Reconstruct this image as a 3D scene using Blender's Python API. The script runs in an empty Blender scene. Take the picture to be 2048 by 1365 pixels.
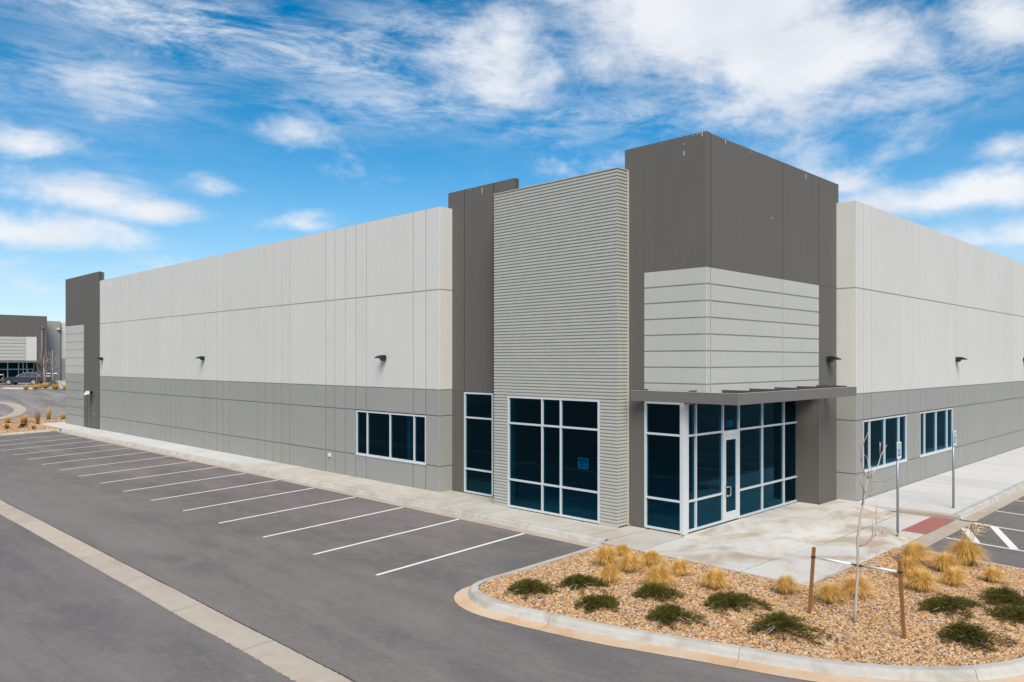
import bpy, bmesh, math, random
from mathutils import Vector, Matrix, noise as mnoise
from mathutils.geometry import delaunay_2d_cdt
S = bpy.context.scene
C = S.collection
random.seed(7)
rad = math.radians
# ------------------------------------------------------------------ camera
CAM_H, YAW = 4.8, 44.75
cd = bpy.data.cameras.new('camera'); cam = bpy.data.objects.new('camera', cd); C.objects.link(cam)
cam.location = (0, 0, CAM_H); cam.rotation_euler = (rad(90), 0, rad(YAW - 90))
cd.sensor_width = 36; cd.lens = 1548 / 2048 * 36; cd.shift_y = 40.5 / 2048
cd.clip_start = .1; cd.clip_end = 6000
S.camera = cam
# ------------------------------------------------------------------ exposure
S.view_settings.view_transform = 'Standard'; S.view_settings.look = 'None'
S.view_settings.gamma = 1; S.view_settings.use_curve_mapping = False
S.view_settings.exposure = 0.72
# ------------------------------------------------------------------ node helper
class NT:
    def __init__(s, tree): s.t = tree; s.n = tree.nodes; s.l = tree.links
    def node(s, typ, **kw):
        n = s.n.new(typ)
        for k, v in kw.items(): setattr(n, k, v)
        return n
    def put(s, sock, v):
        if v is None: return
        if isinstance(v, bpy.types.NodeSocket): s.l.new(v, sock)
        else:
            if sock.type == 'RGBA' and len(v) == 3: v = (*v, 1)
            sock.default_value = v
    def math(s, op, a, b=None, c=None, clamp=False):
        n = s.node('ShaderNodeMath', operation=op, use_clamp=clamp)
        s.put(n.inputs[0], a); s.put(n.inputs[1], b); s.put(n.inputs[2], c)
        return n.outputs[0]
    def vmath(s, op, a, b=None):
        n = s.node('ShaderNodeVectorMath', operation=op)
        s.put(n.inputs[0], a); s.put(n.inputs[1], b)
        return n.outputs['Value'] if op in ('DOT_PRODUCT', 'LENGTH') else n.outputs[0]
    def noise(s, vec, scale, detail=3, rough=.5, dist=0):
        n = s.node('ShaderNodeTexNoise')
        s.put(n.inputs['Vector'], vec); n.inputs['Scale'].default_value = scale
        n.inputs['Detail'].default_value = detail; n.inputs['Roughness'].default_value = rough
        n.inputs['Distortion'].default_value = dist
        return n.outputs[0]
    def ramp(s, fac, a, b, smooth=True):
        n = s.node('ShaderNodeMapRange', interpolation_type='SMOOTHSTEP' if smooth else 'LINEAR')
        s.put(n.inputs[0], fac); n.inputs[1].default_value = a; n.inputs[2].default_value = b
        return n.outputs[0]
    def mix(s, fac, a, b, mode='MIX'):
        n = s.node('ShaderNodeMix', data_type='RGBA', blend_type=mode)
        s.put(n.inputs[0], fac); s.put(n.inputs[6], a); s.put(n.inputs[7], b)
        return n.outputs[2]
    def scale(s, vec, v):
        n = s.node('ShaderNodeMapping'); s.put(n.inputs[0], vec); n.inputs['Scale'].default_value = v
        return n.outputs[0]
# ------------------------------------------------------------------ world: sky with clouds
SUN_EL, SUN_HEAD = 48, 229
W = bpy.data.worlds.new('World'); S.world = W; W.use_nodes = True
w = NT(W.node_tree); w.n.clear()
def build_sky():
    sky = w.node('ShaderNodeTexSky', sky_type='NISHITA', sun_disc=False)
    sky.sun_elevation = rad(SUN_EL); sky.sun_rotation = rad(90 - SUN_HEAD)
    sky.altitude = 1800; sky.air_density = 1.0; sky.dust_density = .6; sky.ozone_density = 1.4
    hs = w.node('ShaderNodeHueSaturation'); w.put(hs.inputs['Color'], sky.outputs[0])
    hs.inputs['Hue'].default_value = .487; hs.inputs['Saturation'].default_value = 1.58; hs.inputs['Value'].default_value = 1.2
    d = w.node('ShaderNodeTexCoord').outputs['Generated']
    y = rad(YAW)
    f = w.vmath('DOT_PRODUCT', d, (math.cos(y), math.sin(y), 0))
    r = w.vmath('DOT_PRODUCT', d, (math.sin(y), -math.cos(y), 0))
    sep = w.node('ShaderNodeSeparateXYZ'); w.put(sep.inputs[0], d); z = sep.outputs[2]
    az = w.math('ARCTAN2', r, f); el = w.math('ARCSINE', z)
    dz = w.scale(d, (1, 1, 1.9))
    n1 = w.noise(dz, 6.5, 8, .60, .35); n2 = w.noise(dz, 24, 8, .66, .3)
    nn = w.math('ADD', w.math('MULTIPLY', w.math('SUBTRACT', n1, .5), 2.7), w.math('MULTIPLY', w.math('SUBTRACT', n2, .5), 1.15))
    # (azimuth, elevation, half width, half height, strength) of the cumulus banks, in degrees
    def ae(px, py): 
        a = math.atan((px - 1024) / 1548); return a, math.atan((723 - py) / 1548 * math.cos(a))
    blobs = [(1440, 20, 310, 135, 1.55), (1590, 95, 245, 90, 1.4), (1300, 90, 170, 100, .9), (1520, 200, 260, 60, .55), (1010, 125, 130, 85, .85),
             (1990, 45, 120, 75, .9), (2010, 295, 75, 36, .8), (175, 390, 160, 52, 1.15), (300, 425, 120, 34, 1.0),
             (90, 468, 170, 46, 1.1), (40, 292, 130, 38, .8), (570, 262, 78, 40, .85), (415, 375, 70, 28, .75), (600, 450, 80, 26, .8),
             (1850, 405, 190, 48, 1.05), (1980, 385, 120, 48, 1.05), (1700, 370, 80, 30, .6), (1985, 480, 190, 26, .6), (1830, 290, 70, 45, .35),
             (185, 160, 120, 42, .4), (1840, 95, 70, 45, .5), (1350, 330, 300, 40, .25), (80, 580, 220, 40, .2)]
    tot = None
    for px, py, wx, wy, st in blobs:
        a0, e0 = ae(px, py); wa, we = wx / 1548 * math.cos(a0) ** 2, wy / 1548 * math.cos(a0)
        qa = w.math('MULTIPLY', w.math('SUBTRACT', az, a0), 1 / wa)
        qe = w.math('MULTIPLY', w.math('SUBTRACT', el, e0), 1 / we)
        if py > 240: qe = w.math('MAXIMUM', qe, w.math('MULTIPLY', qe, -1.6))      # flatter undersides low in the sky
        q = w.math('SQRT', w.math('ADD', w.math('MULTIPLY', qa, qa), w.math('MULTIPLY', qe, qe)))
        v = w.math('MULTIPLY', w.math('SUBTRACT', 1.25, q), st)
        tot = v if tot is None else w.math('SMOOTH_MAX', tot, v, .25)
    tot = w.math('MAXIMUM', tot, -1.2)
    # the same kind of broken cloud everywhere outside the view
    far = w.math('MULTIPLY_ADD', w.ramp(w.noise(dz, 2.2, 3, .5), .42, .66), 2.2, -1.1)
    outside = w.ramp(w.math('MAXIMUM', w.math('ABSOLUTE', w.math('MULTIPLY', az, 1 / .72)), w.math('MULTIPLY', el, 1 / .55)), 1.0, 1.25)
    tot = w.math('ADD', w.math('MULTIPLY', tot, w.math('SUBTRACT', 1, outside)), w.math('MULTIPLY', far, outside))
    cum = w.ramp(w.math('ADD', tot, nn), -.15, 1.2)
    # thin streaked cirrus
    cr = w.node('ShaderNodeMapping'); w.put(cr.inputs[0], d)
    cr.inputs['Rotation'].default_value = (rad(7), rad(-3), rad(-25)); cr.inputs['Scale'].default_value = (1.8, 3.4, 10)
    c1 = w.noise(cr.outputs[0], 3.2, 10, .68, .35); c2 = w.noise(w.scale(d, (1, 1, 3)), 2.4, 3, .5)
    bands = None
    for px, py, wx, wy, tilt, st in [(460, 70, 640, 62, -.10, 1.0), (880, 95, 260, 75, -.05, .8), (830, 212, 330, 46, .05, .85), (1250, 235, 420, 50, 0, .7), (200, 165, 260, 60, -.05, .55), (1700, 200, 420, 60, .0, .55), (1150, 60, 160, 80, 0, .4)]:
        a0, e0 = ae(px, py); wa, we = wx / 1548 * math.cos(a0) ** 2, wy / 1548 * math.cos(a0)
        da = w.math('SUBTRACT', az, a0)
        qa = w.math('MULTIPLY', da, 1 / wa)
        qe = w.math('MULTIPLY', w.math('SUBTRACT', w.math('SUBTRACT', el, e0), w.math('MULTIPLY', da, tilt)), 1 / we)
        q = w.math('ADD', w.math('MULTIPLY', qa, qa), w.math('MULTIPLY', qe, qe))
        v = w.math('MULTIPLY', w.math('EXPONENT', w.math('MULTIPLY', q, -1.1)), st)
        bands = v if bands is None else w.math('MAXIMUM', bands, v)
    ci = w.math('MULTIPLY', w.ramp(c1, .35, .68), w.math('ADD', w.math('MULTIPLY', bands, .95), w.math('MULTIPLY', w.ramp(c2, .42, .72), .34)), clamp=True)
    # whitening towards the horizon
    hz = w.math('MULTIPLY', w.math('POWER', w.math('SUBTRACT', 1, w.math('MAXIMUM', w.math('MINIMUM', w.math('MULTIPLY', el, 1 / .42), 1), 0)), 2.0), .72)
    shade = w.mix(w.ramp(w.noise(dz, 7, 4, .5), .35, .7), (6.8, 7.15, 7.7), (8.1, 8.25, 8.5))
    col = w.mix(hz, hs.outputs[0], (5.3, 6.3, 7.5))
    col = w.mix(ci, col, (6.5, 7.1, 7.9))
    col = w.mix(w.math('MULTIPLY', cum, .95), col, shade)
    bg = w.node('ShaderNodeBackground'); w.put(bg.inputs[0], col); bg.inputs[1].default_value = 0.070
    out = w.node('ShaderNodeOutputWorld'); w.l.new(bg.outputs[0], out.inputs[0])
build_sky()
# ------------------------------------------------------------------ sun (veiled by thin cloud: wide and soft)
sl = bpy.data.lights.new('sun', 'SUN'); sl.energy = 2.9; sl.angle = rad(38); sl.color = (1, .925, .80)
so = bpy.data.objects.new('sun', sl); C.objects.link(so); so.location = (0, 0, 60)
sd = Vector((math.cos(rad(SUN_HEAD)) * math.cos(rad(SUN_EL)), math.sin(rad(SUN_HEAD)) * math.cos(rad(SUN_EL)), math.sin(rad(SUN_EL))))
so.rotation_euler = sd.to_track_quat('Z', 'Y').to_euler()

# ================================================================== materials
def base(name):
    m = bpy.data.materials.new(name); m.use_nodes = True
    t = NT(m.node_tree); p = t.n['Principled BSDF']
    return m, t, p
def pos(t): return t.node('ShaderNodeNewGeometry').outputs['Position']
def bump(t, p, h, strength=.3, dist=.01):
    b = t.node('ShaderNodeBump'); b.inputs['Strength'].default_value = strength; b.inputs['Distance'].default_value = dist
    t.put(b.inputs['Height'], h); t.l.new(b.outputs[0], p.inputs['Normal'])
def simple(name, col, rough=.6, metal=0, var=.08, scale=6, grain=None, spec=None):
    m, t, p = base(name); P = pos(t)
    n = t.noise(P, scale, 4, .6)
    f = t.math('MULTIPLY_ADD', t.math('SUBTRACT', n, .5), var * 3, 1)
    v = t.node('ShaderNodeVectorMath', operation='SCALE'); v.inputs[0].default_value = col; t.put(v.inputs['Scale'], f)
    t.l.new(v.outputs[0], p.inputs['Base Color'])
    p.inputs['Roughness'].default_value = rough; p.inputs['Metallic'].default_value = metal
    if spec is not None: p.inputs['Specular IOR Level'].default_value = spec
    if grain: bump(t, p, t.noise(P, grain[0], 3, .6), grain[1], grain[2])
    return m
def wallpaint(name, col, streak=.05):
    """painted tilt-up concrete: faint mottling, drip streaks, per-panel tone"""
    m, t, p = base(name); P = pos(t)
    n1 = t.noise(P, .55, 4, .55); n2 = t.noise(t.scale(P, (3.2, 3.2, .22)), 2.0, 4, .6); n3 = t.noise(P, 28, 3, .6)
    oi = t.node('ShaderNodeObjectInfo').outputs['Random']
    f = t.math('ADD', t.math('MULTIPLY', t.math('SUBTRACT', n1, .5), .10), t.math('MULTIPLY', t.math('SUBTRACT', n2, .5), streak * 2))
    f = t.math('ADD', f, t.math('MULTIPLY', t.math('SUBTRACT', n3, .5), .05))
    f = t.math('ADD', f, t.math('MULTIPLY_ADD', oi, .035, .9825))
    v = t.node('ShaderNodeVectorMath', operation='SCALE'); v.inputs[0].default_value = col; t.put(v.inputs['Scale'], f)
    t.l.new(v.outputs[0], p.inputs['Base Color'])
    p.inputs['Roughness'].default_value = .82; p.inputs['Specular IOR Level'].default_value = .25
    bump(t, p, t.math('ADD', t.noise(P, 90, 3, .7), t.math('MULTIPLY', t.noise(P, 2.0, 2), .8)), .12, .006)
    return m
def concrete(name, col, stain, amount=.5, sc=.5, tan=.0, streak=(1, 1, 1)):
    m, t, p = base(name); P = pos(t)
    n1 = t.noise(t.scale(P, streak), sc, 6, .62, .6); n2 = t.noise(P, 7, 5, .65); n3 = t.noise(P, 120, 2, .6)
    oi = t.node('ShaderNodeObjectInfo').outputs['Random']
    c = t.mix(t.math('MULTIPLY', t.ramp(n1, .42, .66), amount), col, stain)
    c = t.mix(t.math('MULTIPLY', t.ramp(t.noise(P, 1.7, 6, .7), .52, .75), .35), c, tuple(min(1, k * 1.14) for k in col))
    f = t.math('ADD', t.math('MULTIPLY', t.math('SUBTRACT', n2, .5), .22), t.math('MULTIPLY', t.math('SUBTRACT', n3, .5), .14))
    f = t.math('ADD', f, t.math('MULTIPLY_ADD', oi, .09, .955))
    v = t.node('ShaderNodeVectorMath', operation='SCALE'); t.put(v.inputs[0], c); t.put(v.inputs['Scale'], f)
    t.l.new(v.outputs[0], p.inputs['Base Color']); p.inputs['Roughness'].default_value = .88; p.inputs['Specular IOR Level'].default_value = .25
    bump(t, p, t.math('ADD', n3, n2), .18, .004)
    return m
def asphalt_mat():
    m, t, p = base('asphalt'); P = pos(t)
    sx = t.node('ShaderNodeSeparateXYZ'); t.put(sx.inputs[0], P)
    wob = t.math('MULTIPLY', t.math('SUBTRACT', t.noise(P, .25, 3), .5), .9)
    bay = t.ramp(t.math('ADD', sx.outputs[0], wob), 9.7, 10.3)                       # two paving passes
    c = t.mix(bay, (.172, .155, .149), (.150, .133, .129))
    c = t.mix(t.ramp(sx.outputs[1], 66, 71), c, (.275, .250, .240))
    big = t.noise(t.scale(P, (1.0, .16, 1)), .7, 5, .55, .3)
    c = t.mix(t.math('MULTIPLY', t.ramp(big, .44, .62), .65), c, (.118, .112, .111))
    c = t.mix(t.math('MULTIPLY', t.ramp(t.noise(t.scale(P, (1.3, .4, 1)), .35, 6, .62, .3), .44, .68), .60), c, (.212, .188, .178))
    c = t.mix(t.math('MULTIPLY', t.ramp(t.noise(t.scale(P, (.6, 2.0, 1)), 1.1, 6, .7, 1.0), .58, .76), .5), c, (.28, .25, .225))
    c = t.mix(t.math('MULTIPLY', t.ramp(t.noise(P, 2.6, 3, .6), .70, .76), .45), c, (.070, .066, .066))
    c = t.mix(t.math('MULTIPLY', t.ramp(t.noise(t.scale(P, (2.2, .10, 1)), 1.6, 4, .6), .54, .70), .35), c, (.118, .110, .110))
    n2 = t.noise(P, 9, 5, .7); n3 = t.noise(P, 170, 2, .7); n4 = t.noise(P, 60, 3, .7)
    c = t.mix(t.math('MULTIPLY', t.ramp(t.noise(t.scale(P, (1, .45, 1)), 1.5, 6, .7, .6), .44, .62), .45), c, (.200, .168, .161))
    c = t.mix(t.math('MULTIPLY', t.ramp(t.noise(t.scale(P, (1, .6, 1)), 3.5, 6, .75, .8), .56, .72), .40), c, (.25, .228, .212))
    f = t.math('ADD', t.math('MULTIPLY', t.math('SUBTRACT', n2, .5), .5), t.math('MULTIPLY', t.math('SUBTRACT', n3, .5), .75))
    f = t.math('ADD', f, t.math('MULTIPLY_ADD', t.math('SUBTRACT', n4, .5), .35, 1))
    v = t.node('ShaderNodeVectorMath', operation='SCALE'); t.put(v.inputs[0], c); t.put(v.inputs['Scale'], f)
    t.l.new(v.outputs[0], p.inputs['Base Color']); p.inputs['Roughness'].default_value = .9; p.inputs['Specular IOR Level'].default_value = .2
    bump(t, p, t.math('ADD', n3, n4), .45, .006)
    return m
def paint_line():
    m, t, p = base('line_paint'); P = pos(t)
    n = t.noise(P, 45, 4, .75); n2 = t.noise(P, 3, 3)
    c = t.mix(t.math('MULTIPLY', t.ramp(n, .50, .66), .6), (.78, .76, .71), (.36, .33, .31))
    c = t.mix(t.math('MULTIPLY', t.ramp(n2, .4, .7), .25), c, (.6, .56, .5))
    t.l.new(c, p.inputs['Base Color']); p.inputs['Roughness'].default_value = .75
    return m
def glass_mat(name, tint, rscale=1.0):
    m, t, p = base(name); t.n.remove(p); P = pos(t)
    out = t.n['Material Output']
    tr = t.node('ShaderNodeBsdfTransparent'); tr.inputs[0].default_value = (*tint, 1)
    gl = t.node('ShaderNodeBsdfGlossy'); gl.inputs['Roughness'].default_value = .015; gl.inputs[0].default_value = (.20, .68, 1, 1)
    b = t.node('ShaderNodeBump'); b.inputs['Strength'].default_value = .12; b.inputs['Distance'].default_value = .02
    t.put(b.inputs['Height'], t.noise(t.scale(P, (1, 1, 1.6)), 1.1, 1, .4)); t.l.new(b.outputs[0], gl.inputs['Normal'])
    fr = t.node('ShaderNodeFresnel'); fr.inputs[0].default_value = 1.45
    mx = t.node('ShaderNodeMixShader'); t.put(mx.inputs[0], t.math('MULTIPLY', fr.outputs[0], rscale, clamp=True))
    t.l.new(tr.outputs[0], mx.inputs[1]); t.l.new(gl.outputs[0], mx.inputs[2]); t.l.new(mx.outputs[0], out.inputs[0])
    return m
def stone_mat():
    m, t, p = base('river_stone')
    r = t.node('ShaderNodeObjectInfo').outputs['Random']
    cr = t.node('ShaderNodeValToRGB'); t.put(cr.inputs[0], r); e = cr.color_ramp
    cols = [(0.353, 0.18, 0.066), (0.53, 0.36, 0.21), (0.216, 0.099, 0.043), (0.549, 0.333, 0.148), (0.421, 0.23, 0.09), (0.58, 0.45, 0.31), (0.12, 0.085, 0.08), (0.451, 0.234, 0.082), (0.51, 0.315, 0.14), (0.34, 0.26, 0.21)]
    e.interpolation = 'CONSTANT'
    for i, cc in enumerate(cols):
        el = e.elements[i] if i < 2 else e.elements.new(i / len(cols))
        el.position = i / len(cols); el.color = (*cc, 1)
    P = pos(t); n = t.noise(P, 60, 3, .6)
    v = t.node('ShaderNodeVectorMath', operation='SCALE'); t.put(v.inputs[0], cr.outputs[0]); t.put(v.inputs['Scale'], t.math('MULTIPLY_ADD', n, .5, .75))
    t.l.new(v.outputs[0], p.inputs['Base Color']); p.inputs['Roughness'].default_value = .75
    return m
def blade_mat(name, tip, root, h0=.0, h1=.25):
    """straw colour that is darker towards the root, from the blade's own colour attribute"""
    m, t, p = base(name)
    a = t.node('ShaderNodeAttribute', attribute_name='along'); P = pos(t)
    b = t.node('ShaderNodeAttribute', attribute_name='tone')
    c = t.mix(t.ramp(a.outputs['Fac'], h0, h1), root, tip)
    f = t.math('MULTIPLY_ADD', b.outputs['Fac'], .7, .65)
    v = t.node('ShaderNodeVectorMath', operation='SCALE'); t.put(v.inputs[0], c); t.put(v.inputs['Scale'], f)
    t.l.new(v.outputs[0], p.inputs['Base Color']); p.inputs['Roughness'].default_value = .7; p.inputs['Specular IOR Level'].default_value = .2
    return m
MAT = dict(
    light_joint=simple('light_joint_shade', (.34, .335, .315), .8), mid_joint=simple('mid_joint_shade', (.16, .155, .143), .8), beige_joint=simple('pale_grey_joint_shade', (.275, .27, .255), .8), dark_joint=simple('dark_joint_shade', (.062, .056, .05), .8),  # wall paints darkened: groove shade put into the colour of the backing
    light=wallpaint('light_wall_paint', (.58, .565, .535)),
    mid=wallpaint('mid_grey_wall_paint', (.300, .295, .275)),
    beige=wallpaint('pale_grey_wall_paint', (.45, .445, .42)),
    dark=wallpaint('dark_brown_grey_wall_paint', (.122, .112, .101), .09),
    metal=simple('ribbed_metal_cladding', (.44, .425, .38), .55, .0, .06, 3, spec=.5),
    trimm=simple('metal_trim', (.45, .44, .40), .5, .0),
    alu=simple('clear_anodised_aluminium', (.66, .69, .70), .38, .25, .04),
    canopy=simple('dark_bronze_painted_steel', (.150, .138, .128), .5, .0, .08, 8),
    rafter=simple('dark_painted_rafter', (.060, .052, .056), .5),
    glass=glass_mat('blue_tinted_glass', (.035, .48, .62), .9),
    asphalt=asphalt_mat(), line=paint_line(),
    walk=concrete('sidewalk_concrete', (.49, .46, .41), (.38, .32, .24), .55, .8),
    plaza=concrete('stained_plaza_concrete', (.56, .54, .50), (.38, .29, .20), .85, .75, streak=(.75, 1.1, 1)),
    newwalk=concrete('pale_new_concrete', (.54, .53, .515), (.48, .465, .44), .5, 1.2, streak=(1, .35, 1)),
    kerb=concrete('kerb_concrete', (.45, .43, .395), (.31, .27, .23), .6, 1.6),
    gutter=concrete('dirt_stained_gutter_concrete', (.56, .425, .30), (.54, .335, .185), .85, 1.1),
    pan=concrete('drain_pan_concrete', (.43, .37, .305), (.36, .285, .22), .6, .7),
    crack=simple('open_joint_crack', (.045, .042, .04), .9), 
    red=simple('brick_red_tactile', (.31, .115, .098), .75, 0, .12, 9),
    soil=simple('tan_fine_gravel', (.30, .18, .085), .95, 0, .25, 35, (60, .8, .02)),
    dirt=simple('dry_grass_ground', (.20, .155, .095), .95, 0, .3, .3),
    stone=stone_mat(),
    straw=blade_mat('straw_blades', (.70, .42, .115), (.24, .14, .04), .0, .45),
    seed=blade_mat('seed_head', (.72, .52, .24), (.6, .42, .17)),
    reddish=blade_mat('reddish_twigs', (.34, .16, .075), (.22, .10, .05)),
    juniper=blade_mat('juniper_needles', (.098, .092, .013), (.042, .030, .008), .1, .6),
    bark=simple('grey_brown_bark', (.47, .385, .33), .85, 0, .2, 40, (160, .5, .004)),
    twig=simple('reddish_grey_twig', (.44, .32, .275), .8, 0, .2, 40),
    wood=simple('orange_brown_stake_wood', (.25, .105, .03), .8, 0, .25, 25, (120, .5, .004)),
    white=simple('white_plastic', (.82, .82, .82), .4, 0, .02),
    strap=simple('black_strap', (.03, .03, .03), .7), wire=simple('guy_wire', (.35, .3, .25), .4, .6),
    black=simple('black_lamp_metal', (.012, .012, .014), .45), lens=simple('lamp_lens', (.75, .77, .78), .25),
    galv=simple('galvanised_steel', (.33, .345, .36), .42, .55, .1, 12),
    signw=simple('sign_white', (.80, .82, .82), .4, 0, .02), signg=simple('sign_green', (.16, .42, .32), .45), signb=simple('sign_blue', (.012, .09, .44), .4),
    paleg=simple('sign_pale_green', (.50, .72, .66), .4, 0, .02),
    doorp=simple('dark_door_paint', (.112, .100, .090), .5), steel=simple('stainless_steel', (.62, .62, .60), .3, .9),
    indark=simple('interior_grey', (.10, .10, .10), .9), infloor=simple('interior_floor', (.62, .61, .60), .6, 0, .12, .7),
    roof=simple('roof_membrane', (.6, .6, .58), .8), ink=simple('notice_ink', (.05, .07, .12), .6), paper=simple('notice_paper', (.85, .88, .92), .6, 0, .02),
    decal=simple('white_vinyl_decal', (.85, .85, .85), .6, 0, .02),
    car=simple('slate_blue_car_paint', (.050, .058, .075), .3, .4, .02), tyre=simple('tyre_rubber', (.02, .02, .02), .85), chrome=simple('bright_trim', (.7, .7, .7), .25, .9),
    carglass=simple('car_glass', (.03, .04, .05), .08, 0, .0), lampred=simple('tail_lamp_red', (.35, .02, .02), .3), lampw=simple('headlamp', (.75, .78, .8), .2),
    box=simple('pale_utility_box', (.62, .62, .58), .6), chip=simple('spalled_concrete', (.66, .64, .60), .9),
)
# ================================================================== mesh helpers
WORLD = {}
class MB:
    def __init__(s): s.v = []; s.f = []; s.mi = []; s.a = []; s.tn = []; s.smooth = []
    def face(s, idx, m=0, sm=False): s.f.append(idx); s.mi.append(m); s.smooth.append(sm)
    def quad(s, a, b, c, d, m=0, sm=False):
        i = len(s.v); s.v += [a, b, c, d]; s.face((i, i + 1, i + 2, i + 3), m, sm)
    def poly(s, pts, m=0):
        i = len(s.v); s.v += list(pts); s.face(tuple(range(i, i + len(pts))), m)
    def box(s, x0, y0, z0, x1, y1, z1, m=0):
        i = len(s.v)
        s.v += [(x0, y0, z0), (x1, y0, z0), (x1, y1, z0), (x0, y1, z0), (x0, y0, z1), (x1, y0, z1), (x1, y1, z1), (x0, y1, z1)]
        for q in ((0, 3, 2, 1), (4, 5, 6, 7), (0, 1, 5, 4), (1, 2, 6, 5), (2, 3, 7, 6), (3, 0, 4, 7)): s.face(tuple(i + k for k in q), m)
    def tube(s, pts, radii, n=6, m=0, cap=True):
        pts = [Vector(p) for p in pts]; i0 = len(s.v); K = len(pts)
        if not hasattr(radii, '__len__'): radii = [radii] * K
        up = Vector((0, 0, 1)); prev = None
        for k, p in enumerate(pts):
            d = (pts[min(k + 1, K - 1)] - pts[max(k - 1, 0)]).normalized()
            if prev is None:
                a = d.cross(up if abs(d.z) < .9 else Vector((1, 0, 0))).normalized()
            else:
                a = (prev - d * prev.dot(d)).normalized()
            prev = a; b = d.cross(a)
            for j in range(n):
                th = 2 * math.pi * j / n
                s.v.append(tuple(p + (a * math.cos(th) + b * math.sin(th)) * radii[k]))
        for k in range(K - 1):
            for j in range(n):
                s.face((i0 + k * n + j, i0 + k * n + (j + 1) % n, i0 + (k + 1) * n + (j + 1) % n, i0 + (k + 1) * n + j), m, True)
        if cap:
            s.face(tuple(i0 + j for j in reversed(range(n))), m); s.face(tuple(i0 + (K - 1) * n + j for j in range(n)), m)
    def cyl(s, c, axis, r, L, n=16, m=0):
        c = Vector(c); axis = Vector(axis).normalized(); s.tube([c - axis * L / 2, c + axis * L / 2], r, n, m)
    def prism(s, pts, d, m=0):
        """closed outline pts (3-D, planar) swept by vector d"""
        i = len(s.v); n = len(pts); d = Vector(d)
        s.v += [tuple(p) for p in pts] + [tuple(Vector(p) + d) for p in pts]
        s.face(tuple(reversed(range(i, i + n))), m); s.face(tuple(range(i + n, i + 2 * n)), m)
        for k in range(n): s.face((i + k, i + (k + 1) % n, i + n + (k + 1) % n, i + n + k), m)
    def mesh(s, name, mats, origin=(0, 0, 0)):
        me = bpy.data.meshes.new(name); o = Vector(origin)
        me.from_pydata([tuple(Vector(v) - o) for v in s.v], [], s.f)
        for m in (mats if isinstance(mats, (list, tuple)) else [mats]): me.materials.append(m)
        me.polygons.foreach_set('material_index', s.mi); me.polygons.foreach_set('use_smooth', s.smooth)
        if len(s.a) == len(s.v) and s.a:
            at = me.attributes.new('along', 'FLOAT', 'POINT'); at.data.foreach_set('value', s.a)
            at = me.attributes.new('tone', 'FLOAT', 'POINT'); at.data.foreach_set('value', s.tn)
        me.update(); return me
    def build(s, name, mats, parent=None, fix=False):
        xs = [v[0] for v in s.v]; ys = [v[1] for v in s.v]; zs = [v[2] for v in s.v]
        org = Vector(((min(xs) + max(xs)) / 2, (min(ys) + max(ys)) / 2, min(zs)))
        me = s.mesh(name, mats, org)
        if fix:
            bm = bmesh.new(); bm.from_mesh(me); bmesh.ops.recalc_face_normals(bm, faces=bm.faces); bm.to_mesh(me); bm.free()
        return link(name, me, org, parent)
def link(name, data, loc, parent=None, rz=0):
    o = bpy.data.objects.new(name, data); C.objects.link(o)
    loc = Vector(loc); WORLD[o.name] = loc
    if parent is not None: o.parent = parent; o.location = loc - WORLD[parent.name]
    else: o.location = loc
    o.rotation_euler = (0, 0, rz)
    return o
def thing(name, loc, label, cat, group=None, rz=0):
    o = link(name, None, loc); o.rotation_euler = (0, 0, rz); o.empty_display_size = .3
    return tag(o, label, cat, group)
def tag(o, label, cat, group=None):
    o['label'] = label; o['category'] = cat; o['kind'] = 'thing'
    if group: o['group'] = group
    return o
def struct(o, label=None, cat=None):
    o['kind'] = 'structure'
    if label: o['label'] = label
    if cat: o['category'] = cat
    return o
def ss(a, b, t):
    t = max(0., min(1., (t - a) / (b - a))); return t * t * (3 - 2 * t)
def clip(a, b, v): return max(a, min(b, v))
# ================================================================== terrain shape (the lot drains to a concrete pan)
def zg(x, y):
    return -.04 * clip(0, 9.2, 15.6 - x) - .03 * clip(0, 8, 6.45 - y) * ss(16, 20, x) + 1.75 * ss(66, 92, y)
def zpl(x, y):      # entrance plaza, ramping down to the lot
    return .15 - .135 * ss(16.2, 21.2, x) * ss(9.6, 8.6, y)
def zbed(x, y):     # gravel bed surface
    return .115 - .04 * clip(0, 9, 15.6 - x) - .03 * clip(0, 8, 6.45 - y) * ss(16, 20, x) - .085 * ss(16, 21, x)
# ------------------------------------------------------------------ ground
g = MB(); g.quad((-2500, -2500, -1.1), (2500, -2500, -1.1), (2500, 2500, -1.1), (-2500, 2500, -1.1))
struct(g.build('ground', MAT['dirt']))
g = MB()
xs = [-70, -50, -35, -20, -10, 0, 6.4, 15.6] + [16 + .5 * i for i in range(9)] + [21, 22, 24, 26, 30, 40, 60, 90]
ys = [-60, -40, -20, -8, -1.55, 2, 4, 6.45, 8, 12, 20, 40, 60] + [66 + 1.0 * i for i in range(27)] + [100, 120, 150, 200]
for x in xs:
    for y in ys: g.v.append((x, y, zg(x, y)))
ny = len(ys)
for i in range(len(xs) - 1):
    for j in range(ny - 1): g.face((i * ny + j, (i + 1) * ny + j, (i + 1) * ny + j + 1, i * ny + j + 1))
lot = struct(g.build('asphalt_lot', MAT['asphalt']))
def stripe(p, q, wd=.10, extra=0):
    p = Vector(p); q = Vector(q); d = (q - p).normalized(); n = Vector((-d.y, d.x)) * wd / 2
    m = MB(); K = max(1, int((q - p).length / .4)); top = []
    for k in range(K + 1):
        c = p + (q - p) * k / K
        for s_ in (-1, 1):
            v = c + n * s_; top.append((v.x, v.y, zg(v.x, v.y) + .005 + extra))
    i = 0; m.v = top
    for k in range(K): m.face((2 * k, 2 * k + 2, 2 * k + 3, 2 * k + 1))
    o = m.build('parking_line', MAT['line'], lot); return o
y = 14.98
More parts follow.
